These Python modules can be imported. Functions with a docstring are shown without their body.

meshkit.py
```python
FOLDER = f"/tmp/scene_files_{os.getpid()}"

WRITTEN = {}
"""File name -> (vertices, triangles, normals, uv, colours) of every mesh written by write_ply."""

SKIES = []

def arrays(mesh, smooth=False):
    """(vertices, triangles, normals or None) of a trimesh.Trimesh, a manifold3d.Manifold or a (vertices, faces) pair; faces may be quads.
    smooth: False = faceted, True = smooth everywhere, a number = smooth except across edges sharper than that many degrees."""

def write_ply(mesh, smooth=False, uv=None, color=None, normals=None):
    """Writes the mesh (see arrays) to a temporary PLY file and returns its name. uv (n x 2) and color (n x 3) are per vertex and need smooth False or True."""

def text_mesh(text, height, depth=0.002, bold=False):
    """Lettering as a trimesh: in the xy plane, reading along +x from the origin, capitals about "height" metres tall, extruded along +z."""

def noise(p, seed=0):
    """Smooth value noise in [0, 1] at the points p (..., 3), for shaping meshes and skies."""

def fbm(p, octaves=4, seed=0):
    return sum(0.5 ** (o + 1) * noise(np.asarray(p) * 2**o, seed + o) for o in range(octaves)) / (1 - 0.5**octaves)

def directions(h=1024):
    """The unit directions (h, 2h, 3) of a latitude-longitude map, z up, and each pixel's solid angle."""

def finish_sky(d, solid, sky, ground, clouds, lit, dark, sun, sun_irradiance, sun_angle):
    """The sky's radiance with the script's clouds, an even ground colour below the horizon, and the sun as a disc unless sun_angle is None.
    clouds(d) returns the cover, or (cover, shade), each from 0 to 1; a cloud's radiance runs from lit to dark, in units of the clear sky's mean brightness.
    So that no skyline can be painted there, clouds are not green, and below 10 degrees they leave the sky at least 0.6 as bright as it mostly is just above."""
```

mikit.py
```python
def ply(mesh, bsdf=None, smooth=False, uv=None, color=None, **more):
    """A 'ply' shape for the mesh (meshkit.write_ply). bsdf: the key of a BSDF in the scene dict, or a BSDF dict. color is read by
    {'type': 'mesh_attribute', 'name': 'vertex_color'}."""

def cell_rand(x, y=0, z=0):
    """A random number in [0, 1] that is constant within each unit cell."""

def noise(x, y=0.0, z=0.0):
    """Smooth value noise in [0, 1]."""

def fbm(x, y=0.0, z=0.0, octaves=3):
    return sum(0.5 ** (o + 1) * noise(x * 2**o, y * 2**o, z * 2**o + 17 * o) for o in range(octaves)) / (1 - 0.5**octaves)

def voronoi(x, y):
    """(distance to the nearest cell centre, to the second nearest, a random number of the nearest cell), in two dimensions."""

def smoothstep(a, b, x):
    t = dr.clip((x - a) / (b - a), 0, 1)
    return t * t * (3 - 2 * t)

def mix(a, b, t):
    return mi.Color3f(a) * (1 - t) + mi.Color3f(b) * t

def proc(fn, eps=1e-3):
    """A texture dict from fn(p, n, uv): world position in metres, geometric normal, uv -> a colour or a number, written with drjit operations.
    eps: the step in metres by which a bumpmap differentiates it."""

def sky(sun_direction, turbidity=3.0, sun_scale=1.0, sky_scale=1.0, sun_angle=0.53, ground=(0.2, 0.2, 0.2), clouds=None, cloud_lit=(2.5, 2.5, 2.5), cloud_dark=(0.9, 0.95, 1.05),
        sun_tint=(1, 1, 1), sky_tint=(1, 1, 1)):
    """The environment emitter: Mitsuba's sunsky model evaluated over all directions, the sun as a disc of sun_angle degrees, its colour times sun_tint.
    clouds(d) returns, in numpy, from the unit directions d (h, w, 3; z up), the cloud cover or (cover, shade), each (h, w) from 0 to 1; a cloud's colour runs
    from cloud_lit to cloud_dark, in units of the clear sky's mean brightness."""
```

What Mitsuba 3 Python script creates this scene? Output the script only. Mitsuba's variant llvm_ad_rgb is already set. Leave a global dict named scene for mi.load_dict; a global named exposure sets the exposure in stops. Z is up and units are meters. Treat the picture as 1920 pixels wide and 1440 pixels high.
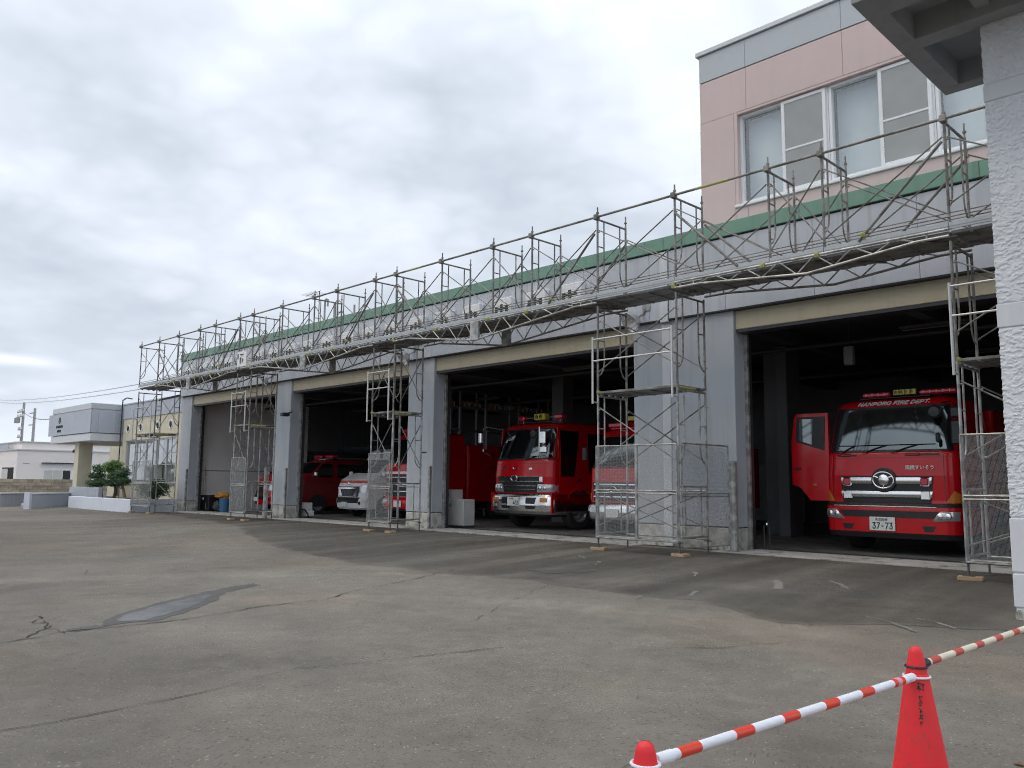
import math, random
import numpy as np, trimesh, mitsuba as mi, mikit, meshkit
import drjit as dr
from shapely.geometry import Polygon
from mikit import noise, fbm, voronoi, smoothstep, mix, cell_rand
random.seed(7)
rng = np.random.default_rng(7)
T = mi.ScalarTransform4f
scene, labels, taken = {}, {}, set()

# ---------------------------------------------------------------- camera, sky, exposure
CAM = np.array([0.0, 0.0, 1.225])
FWD = np.array([-0.70676528, 0.69732488, 0.11925121])
UPV = np.array([0.07809461, -0.09063231, 0.99281772])
scene['camera'] = {'type': 'perspective', 'fov': 63.45, 'fov_axis': 'x', 'near_clip': 0.05, 'far_clip': 2000.0,
                   'to_world': T().look_at(origin=CAM.tolist(), target=(CAM + FWD).tolist(), up=UPV.tolist())}


def clouds(d):
    z = np.maximum(d[..., 2], 0)
    q = np.stack([d[..., 0] / (z + .22), d[..., 1] / (z + .22), z * .6], -1)
    big = meshkit.fbm(q * np.array([.75, .75, 1]) + 11.3, 4, 3)
    mid = meshkit.fbm(q * 3.4 + 4.1, 5, 9)
    fine = 1 - np.abs(2 * meshkit.fbm(q * 7.5 + 1.7, 4, 21) - 1)
    fine = fine - fine.mean() + .5
    s = 1.7 * (big - .5) + 1.10 * (mid - .5) + .30 * (fine - .5)
    base = np.interp(z, [0, .08, .2, .32, .5, .62, .85, 1], [.64, .68, .74, .70, .58, .46, .18, .05])
    s = base + s * np.interp(z, [0, .1, .3, .6, 1], [.12, .26, .50, .56, .5])
    # a thin bright gap low above the horizon
    az = np.arctan2(d[..., 1], -d[..., 0])
    wob = meshkit.fbm(np.stack([az * 9, z * 30, az * 0], -1), 3, 5) - .5
    low = np.exp(-((z - .122 - .012 * wob) / .0055) ** 2) * np.exp(-((az - .22) / .06) ** 4)
    s = s - .30 * low * np.clip(1 + 1.2 * wob, 0, 1)
    return np.ones_like(z), np.clip(s, 0, 1)


scene['sky'] = mikit.sky((-0.35, -0.55, 0.76), turbidity=4, sun_scale=0.10, sky_scale=1.0, sun_angle=25, clouds=clouds, cloud_lit=(3.65, 3.82, 4.0), cloud_dark=(.96, 1.12, 1.37),
                          ground=(.14, .135, .13))
exposure = 2.12

# ---------------------------------------------------------------- materials
REF = lambda k: {'type': 'ref', 'id': k}


def rgb(*c):
    return {'type': 'rgb', 'value': list(c)}


def P(name, base, rough=.6, two=False, **kw):
    b = {'type': 'principled', 'base_color': mikit.proc(base) if callable(base) else rgb(*base), 'roughness': rough, **kw}
    scene['m_' + name] = {'type': 'twosided', 'bsdf': b}
    return 'm_' + name


def vary(c, amp=.12, s=1.5, dirt=None, streak=0.0):
    """A paint colour with slow unevenness and, where asked, vertical rain streaks."""
    def fn(p, n, uv):
        t = fbm(p.x * s, p.y * s, p.z * s, 3) - .5
        col = mi.Color3f(*c) * (1 + amp * 2 * t)
        if streak:
            k = fbm(p.x * 9, p.y * 9, p.z * .35, 3)
            col = col * (1 - streak * smoothstep(.48, .75, k))
        return col
    return fn


def asphalt_fn(base, tint=1.0, run=0.0):
    def fn(p, n, uv):
        big = fbm(p.x * .22, p.y * .22, 3.0, 4)
        mid = fbm(p.x * 1.1 + 9, p.y * 1.1, 1.0, 3)
        c = mix((base * 1.02, base * .92, base * .79), (base * 1.38, base * 1.26, base * 1.09), smoothstep(.3, .7, big))
        c = c * (.80 + .4 * mid) * (.86 + .28 * fbm(p.x * 7, p.y * 7, 2.0, 3))
        br = smoothstep(.56, .72, fbm(p.x * .55 + 3, p.y * .55, 8.0, 4))
        c = mix(c, c * mi.Color3f(1.04, .985, .94), br)
        wet = smoothstep(.62, .74, fbm(p.x * 2.4, p.y * 2.4, 6.0, 4))
        c = c * (1 - .10 * wet)
        # sweeping tyre tracks
        r = dr.sqrt(dr.square(p.x + 4.0) + dr.square(p.y - .2))
        w = r + .5 * fbm(p.x * .35, p.y * .35, 7.0, 2)
        tr = .7 * smoothstep(.62, .86, fbm(w * 2.2, 0.3 * dr.atan2(p.y, p.x + 4.0), 5.0, 3))
        c = c * (1 - .26 * tr * tint)
        pale = smoothstep(.55, .8, fbm(w * 1.3 + 31, .5 * dr.atan2(p.y, p.x + 4.0), 2.0, 3))
        c = c * (1 + .14 * pale)
        if run:
            st = fbm(p.x * 1.7 + .5 * p.y * .25, p.y * .12, 4.0, 4)
            c = c * (1 + run * (smoothstep(.45, .75, st) - .5 * smoothstep(.5, .25, st)))
        # aggregate: pale and dark stones
        d1, d2, k = voronoi(p.x * 47 + 9 * noise(p.x * 3, p.y * 3, 0.0), p.y * 47 + 9 * noise(p.x * 3, p.y * 3, 5.0))
        c = c * (1 - .30 * dr.select(k > .82, 1.0, 0.0) * smoothstep(.42, .25, d1))
        c = c + mi.Color3f(.09, .083, .072) * dr.select(k < .045, 1.0, 0.0) * smoothstep(.36, .2, d1) * (.3 + .7 * tint)
        g = noise(p.x * 170, p.y * 170, 0.0)
        c = c * (.86 + .28 * g)
        return dr.clip(c, 0.015, .6)
    return fn


def relief(p, n, uv):
    d1, d2, k = voronoi(p.x * 60, p.y * 60)
    return .0035 * dr.minimum(d2 - d1, .5) * (0.5 + k)


_dark, _yard = asphalt_fn(.056, .35, .45), asphalt_fn(.103)


def apron_fn(p, n, uv):
    # the newer, darker paving wears thin towards its edge (uv.y: metres from the edge)
    w = .10 + .9 * fbm(p.x * .8, p.y * .8, 3.0, 4) + .35 * (fbm(p.x * 5, p.y * 5, 1.0, 3) - .5)
    t = smoothstep(0.0, 1.0, uv.y / (w * .30))
    return mix(_yard(p, n, uv), _dark(p, n, uv), (.45 + .55 * t))


scene['m_asphalt'] = {'type': 'bumpmap', 'arbitrary': mikit.proc(relief, 2e-3), 'scale': 1.0, 'bsdf': {'type': 'principled', 'base_color': mikit.proc(_yard), 'roughness': .82, 'specular': .35}}
scene['m_apron'] = {'type': 'bumpmap', 'arbitrary': mikit.proc(relief, 2e-3), 'scale': 1.0, 'bsdf': {'type': 'principled', 'base_color': mikit.proc(apron_fn), 'roughness': .72, 'specular': .4}}


def concrete(base, sp=.35):
    def fn(p, n, uv):
        c = mi.Color3f(base * 1.02, base, base * .95) * (.72 + .56 * fbm(p.x * 2.3, p.y * 2.3, p.z * 2.3, 4))
        st = smoothstep(.55, .8, fbm(p.x * 5, p.y * 5, p.z * 1.2, 3))
        return c * (1 - sp * st)
    return fn


def plinth_fn(p, n, uv):
    k = fbm(p.x * 7, p.y * 7, p.z * 5, 4)
    c = mix((.50, .50, .47), (.35, .345, .30), smoothstep(.4, .66, k))
    m = smoothstep(.25, .0, p.z) * smoothstep(.4, .7, fbm(p.x * 14, p.y * 14, p.z * 9, 3))
    return mix(c, (.10, .105, .05), .75 * m)


def facade_fn(p, n, uv):
    c = mi.Color3f(.47, .497, .54) * (.93 + .14 * fbm(p.x * .8, p.y, p.z * .8, 3))
    k = fbm(p.x * 7, 3.0, p.z * .3, 3)
    c = c * (1 - .10 * smoothstep(.5, .8, k))
    rs = smoothstep(.70, .78, fbm(p.x * 4.3 + 9, 1.0, p.z * .22, 3)) * smoothstep(4.6, 5.2, p.z)
    return mix(c, c * mi.Color3f(.86, .76, .66), .5 * rs)


def pillar_fn(p, n, uv):
    c = mi.Color3f(.42, .45, .487) * (.9 + .2 * fbm(p.x * 1.5, p.y * 1.5, p.z * .9, 4))
    k = fbm(p.x * 10, p.y * 10, p.z * .45, 3)
    c = c * (1 - .07 * smoothstep(.5, .78, k))
    low = smoothstep(1.4, .3, p.z) * smoothstep(.42, .7, fbm(p.x * 5, p.y * 5, p.z * 4, 3))
    return c * (1 - .12 * low)


def steel_fn(p, n, uv):
    k = fbm(p.x * 6, p.y * 6, p.z * 6, 3)
    c = mix((.255, .25, .235), (.145, .14, .128), smoothstep(.35, .65, k))
    r = smoothstep(.66, .76, fbm(p.x * 17 + 4, p.y * 17, p.z * 17, 2))
    return mix(c, (.15, .085, .05), .7 * r)


def steel2_fn(p, n, uv):
    k = fbm(p.x * 8, p.y * 8, p.z * 8, 3)
    return mix((.43, .43, .415), (.25, .25, .24), smoothstep(.35, .65, k))


def plank_fn(p, n, uv):
    k = fbm(p.x * 4, p.y * 12, p.z * 4, 3)
    d1, d2, q = voronoi(p.x * 30, p.y * 30)
    return mix((.28, .28, .27), (.15, .145, .135), smoothstep(.3, .7, k)) * (.7 + .3 * smoothstep(.0, .12, d2 - d1))


def wood_fn(p, n, uv):
    k = fbm(p.x * 8, p.y * 60, p.z * 60, 3)
    return mix((.42, .31, .19), (.25, .17, .10), k)


def leaf_fn(a, b):
    def fn(p, n, uv):
        return mix(a, b, cell_rand(p.x * 7, p.y * 7, p.z * 7))
    return fn


def block_fn(p, n, uv):
    c = mix((.36, .33, .29), (.19, .165, .14), fbm(p.x * 1.1, p.y * 1.1, p.z * 3, 4))
    return c * (.75 + .5 * cell_rand(p.y * 2.5, p.z * 5.0))


def pale_wall_fn(p, n, uv):
    c = mi.Color3f(.74, .70, .685) * (.94 + .12 * fbm(p.x * .5, p.y * .5, p.z * .7, 3))
    return c


def field_fn(p, n, uv):
    return mix((.42, .30, .11), (.30, .25, .08), fbm(p.x * .9, p.y * .9, 0.0, 3))


def puddle_fn(p, n, uv):
    k = fbm(p.x * 3.1, p.y * 3.1, 1.0, 3)
    g = noise(p.x * 120, p.y * 120, 0.0)
    return mix((.056, .056, .058), (.082, .082, .086), smoothstep(.35, .65, k)) * (.85 + .3 * g)


def cone_fn(p, n, uv):
    c = mi.Color3f(.68, .018, .026) * (.95 + .1 * fbm(p.x * 9, p.y * 9, p.z * 9, 3))
    sc = smoothstep(.60, .72, fbm(p.x * 30, p.y * 30, p.z * 14, 4))
    c = mix(c, (.42, .05, .045), .25 * sc)
    d = smoothstep(.64, .74, fbm(p.x * 60 + 5, p.y * 60, p.z * 22, 3)) * smoothstep(.55, .0, p.z + .2)
    return mix(c, (.10, .06, .05), .6 * d)


P('concrete', concrete(.30), .8)
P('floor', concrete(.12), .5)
P('threshold', concrete(.27, .5), .8)
P('plinth', plinth_fn, .85)
P('facade', facade_fn, .5)
P('pillar', pillar_fn, .6)
P('pink', vary((.565, .45, .438), .05, .8, streak=.05), .5)
P('pinkband', vary((.43, .465, .50), .05, .8), .5)
P('coping', (.50, .52, .55), .35, metallic=.3)
P('green', vary((.15, .285, .215), .08, 1.2, streak=.15), .45)
P('beige', vary((.45, .405, .295), .05, 1.0, streak=.06), .5)
P('joint', (.05, .055, .06), .8)
P('darkmetal', (.045, .048, .055), .4, metallic=.3)
P('aluminium', (.50, .51, .53), .35, metallic=.75)
P('whiteframe', (.74, .75, .77), .35)
P('screen', vary((.33, .345, .35), .08, 3), .8)
P('annexcurtain', vary((.30, .31, .31), .1, 5), .9)
P('curtain', vary((.55, .64, .66), .05, 2), .9)  # curtain cloth whose pale blue also stands for sky mirrored in the panes
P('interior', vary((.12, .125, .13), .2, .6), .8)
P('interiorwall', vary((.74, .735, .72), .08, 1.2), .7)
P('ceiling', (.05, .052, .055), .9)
P('stucco', vary((.63, .65, .68), .06, 2.0, streak=.04), .75)
P('stuccoflat', vary((.60, .62, .65), .05, 2.0, streak=.06), .6)
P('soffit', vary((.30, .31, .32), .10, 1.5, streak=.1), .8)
P('steel', steel_fn, .5, metallic=.35)
P('steel2', steel2_fn, .4, metallic=.45)
P('guard', (.55, .555, .55), .4, metallic=.4)
P('wire', (.33, .34, .34), .5, metallic=.3)
P('plank', plank_fn, .6, metallic=.3)
P('toe', vary((.40, .42, .43), .12, 3.0), .42, metallic=.35)
P('tape', (.36, .36, .12), .6)
P('yellow', (.55, .50, .08), .5)
P('wood', wood_fn, .8)
P('redvan', (.20, .006, .010), .25, clearcoat=.8)  # ordinary red darkened in the colour to stand for shade inside the bay
P('boathull', (.03, .045, .06), .5)
P('red', (.52, .004, .010), .13, clearcoat=.35, clearcoat_gloss=.97, specular=.42)
P('reddark', (.20, .008, .012), .35, clearcoat=.6)
P('redlamp', (.45, .012, .03), .12, clearcoat=.8, specular=.6)
P('whitepaint', (.72, .73, .72), .22, clearcoat=.8)
P('locker', vary((.20, .215, .22), .1, 2), .5)
P('tube', (.12, .12, .12), .4)
P('lamptray', (.06, .06, .06), .5)
P('black', (.015, .016, .018), .38)
P('blackmatt', (.022, .022, .023), .85)
P('rubber', (.022, .022, .022), .8)
P('plate', (.72, .74, .72), .35)
P('ink', (.012, .03, .022), .5)
P('amber', (.55, .17, .02), .15, clearcoat=.8)
P('signyellow', (.52, .46, .05), .35)
P('lens', (.55, .57, .58), .12, metallic=.55)
P('white', (.74, .74, .73), .45)
P('letterface', (.72, .73, .74), .4)
P('offwhite', vary((.50, .50, .47), .06, 2), .5)
P('cream', vary((.58, .54, .42), .06, 1.2, streak=.08), .7)
P('annexgrey', vary((.40, .43, .49), .05, 1.2), .5)
P('lowwall', vary((.36, .385, .43), .06, 1.0, streak=.06), .7)
P('planterwall', vary((.58, .61, .67), .05, 1.0, streak=.05), .7)
P('soil', (.09, .07, .05), .95)
P('bark', vary((.12, .09, .065), .3, 12), .9)
P('farwall', pale_wall_fn, .7)
P('farroof', (.52, .53, .54), .6)
P('block', block_fn, .95)
P('field', field_fn, .95)
P('poleconcrete', (.30, .30, .30), .7)
P('cable', (.05, .05, .055), .6)
P('cone', cone_fn, .40, specular=.45)
P('barwhite', vary((.66, .68, .74), .05, 12), .3)
P('barred', (.60, .045, .02), .3)
P('barcream', vary((.60, .56, .44), .08, 12), .35)
P('barred2', (.45, .06, .05), .35)
P('pinktape', (.68, .26, .36), .4)
P('crackfill', (.022, .021, .02), .9)
P('puddle', puddle_fn, .34, specular=.5)
P('stain', vary((.060, .057, .053), .3, 4), .7)
P('scuff', vary((.15, .143, .13), .3, 9), .9)
P('bluebin', (.05, .16, .33), .4)
P('greenbag', (.05, .08, .055), .6)
P('orangebag', vary((.48, .20, .03), .3, 14), .5)
P('grate', (.10, .10, .10), .5, metallic=.4)
P('leafa', leaf_fn((.018, .058, .02), (.05, .11, .036)), .6, two=True)
P('leafb', leaf_fn((.09, .17, .03), (.16, .27, .06)), .6, two=True)
P('leafc', leaf_fn((.018, .05, .02), (.045, .095, .036)), .6, two=True)
P('deadleaf', (.18, .07, .03), .8, two=True)
P('rail', (.26, .27, .29), .45, metallic=.2)
scene['m_chrome'] = {'type': 'twosided', 'bsdf': {'type': 'roughconductor', 'material': 'Al', 'alpha': .07, 'specular_reflectance': rgb(.95, .95, .96)}}
scene['m_glass'] = {'type': 'thindielectric', 'int_ior': 2.1}
scene['m_darkglass'] = {'type': 'twosided', 'bsdf': {'type': 'roughplastic', 'int_ior': 2.5, 'alpha': .004, 'diffuse_reflectance': rgb(.006, .008, .009), 'specular_reflectance': rgb(.86, .97, 1.0)}}
scene['m_sideglass'] = {'type': 'twosided', 'bsdf': {'type': 'roughplastic', 'int_ior': 1.75, 'alpha': .012, 'diffuse_reflectance': rgb(.006, .007, .008)}}


# ---------------------------------------------------------------- mesh helpers
class MB:
    def __init__(s, M=None):
        s.v, s.f, s.n, s.M = [], [], 0, M

    def add(s, v, f):
        v = np.asarray(v, float).reshape(-1, 3)
        s.v.append(v); s.f.append(np.asarray(f, int) + s.n); s.n += len(v)
        return s

    def tm(s, m):
        return s.add(m.vertices, m.faces)

    def box(s, x0, x1, y0, y1, z0, z1):
        x0, x1 = min(x0, x1), max(x0, x1); y0, y1 = min(y0, y1), max(y0, y1); z0, z1 = min(z0, z1), max(z0, z1)
        v = [(x, y, z) for x in (x0, x1) for y in (y0, y1) for z in (z0, z1)]
        return s.add(v, [[0, 1, 3], [0, 3, 2], [4, 6, 7], [4, 7, 5], [0, 4, 5], [0, 5, 1], [2, 3, 7], [2, 7, 6], [0, 2, 6], [0, 6, 4], [1, 5, 7], [1, 7, 3]])

    def cbox(s, x0, x1, y0, y1, z0, z1, c=.01):
        x0, x1 = min(x0, x1), max(x0, x1); y0, y1 = min(y0, y1), max(y0, y1); z0, z1 = min(z0, z1), max(z0, z1)
        c = min(c, (x1 - x0) * .45, (y1 - y0) * .45, (z1 - z0) * .45)
        pts = []
        for x, sx in ((x0, 1), (x1, -1)):
            for y, sy in ((y0, 1), (y1, -1)):
                for z, sz in ((z0, 1), (z1, -1)):
                    pts += [(x + sx * c, y + sy * c, z), (x + sx * c, y, z + sz * c), (x, y + sy * c, z + sz * c)]
        h = trimesh.convex.convex_hull(np.array(pts))
        return s.tm(h)

    def tube(s, p, q, r, n=7, r2=None, cap=True):
        p, q = np.asarray(p, float), np.asarray(q, float)
        d = q - p; L = np.linalg.norm(d)
        if L < 1e-9: return s
        d = d / L
        a = np.cross(d, [0, 0, 1.0] if abs(d[2]) < .9 else [1.0, 0, 0]); a /= np.linalg.norm(a); b = np.cross(d, a)
        t = np.arange(n) * 2 * np.pi / n
        ring = np.cos(t)[:, None] * a + np.sin(t)[:, None] * b
        r2 = r if r2 is None else r2
        v = np.vstack([p + ring * r, q + ring * r2])
        i = np.arange(n); j = (i + 1) % n
        f = np.vstack([np.stack([i, j, j + n], 1), np.stack([i, j + n, i + n], 1)])
        if cap:
            k = np.arange(1, n - 1)
            f = np.vstack([f, np.stack([k * 0, k + 1, k], 1), np.stack([k * 0 + n, k + n, k + 1 + n], 1)])
        return s.add(v, f)

    def path(s, pts, r, n=7):
        for a, b in zip(pts[:-1], pts[1:]): s.tube(a, b, r, n)
        return s

    def prism(s, poly, d0, d1, axes='xzy'):
        """poly in the plane (axes[0], axes[1]), extruded from d0 to d1 along axes[2]."""
        g = poly if isinstance(poly, Polygon) else Polygon(poly)
        m = trimesh.creation.extrude_polygon(g.buffer(0), abs(d1 - d0), engine='earcut')
        v = np.array(m.vertices); v[:, 2] += min(d0, d1)
        idx = ['xyz'.index(a) for a in axes]
        w = np.zeros_like(v)
        for k, a in enumerate(idx): w[:, a] = v[:, k]
        f = np.array(m.faces)
        if axes in ('xzy', 'yxz', 'zyx'): f = f[:, ::-1]
        return s.add(w, f)

    def revolve(s, prof, center, axis='z', n=24):
        """prof: list of (r, h)."""
        t = np.arange(n) * 2 * np.pi / n
        v = []
        for r, h in prof:
            x, y = np.cos(t) * r, np.sin(t) * r
            hh = np.full(n, h)
            v.append({'z': np.stack([x, y, hh], 1), 'y': np.stack([x, hh, y], 1), 'x': np.stack([hh, x, y], 1)}[axis])
        v = np.vstack(v) + np.asarray(center, float)
        f = []
        i = np.arange(n); j = (i + 1) % n
        for k in range(len(prof) - 1):
            a, b = k * n, (k + 1) * n
            f += [np.stack([a + i, a + j, b + j], 1), np.stack([a + i, b + j, b + i], 1)]
        f = np.vstack(f)
        if axis == 'y': f = f[:, ::-1]
        return s.add(v, f)

    def arrays(s):
        v, f = np.vstack(s.v), np.vstack(s.f)
        if s.M is not None: v = v @ s.M[:3, :3].T + s.M[:3, 3]
        return v, f


def num(key):
    if key not in taken:
        taken.add(key); return key
    k = 1
    while f'{key}_{k:03d}' in taken: k += 1
    key = f'{key}_{k:03d}'; taken.add(key)
    return key


def put(name, mb, mat, smooth=False, parent=None, **lab):
    key = num(name if parent is None else parent + '__' + name)
    v, f = mb.arrays()
    scene[key] = mikit.ply(trimesh.Trimesh(v, f, process=False), mat, smooth)
    if lab: labels[key] = lab
    return key


def thing(name, label, cat, group=None):
    key = num(name)
    labels[key] = {'label': label, 'category': cat, **({'group': group} if group else {})}
    return key


def struct(name, mb, mat, smooth=False):
    return put(name, mb, mat, smooth, kind='structure')


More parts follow.
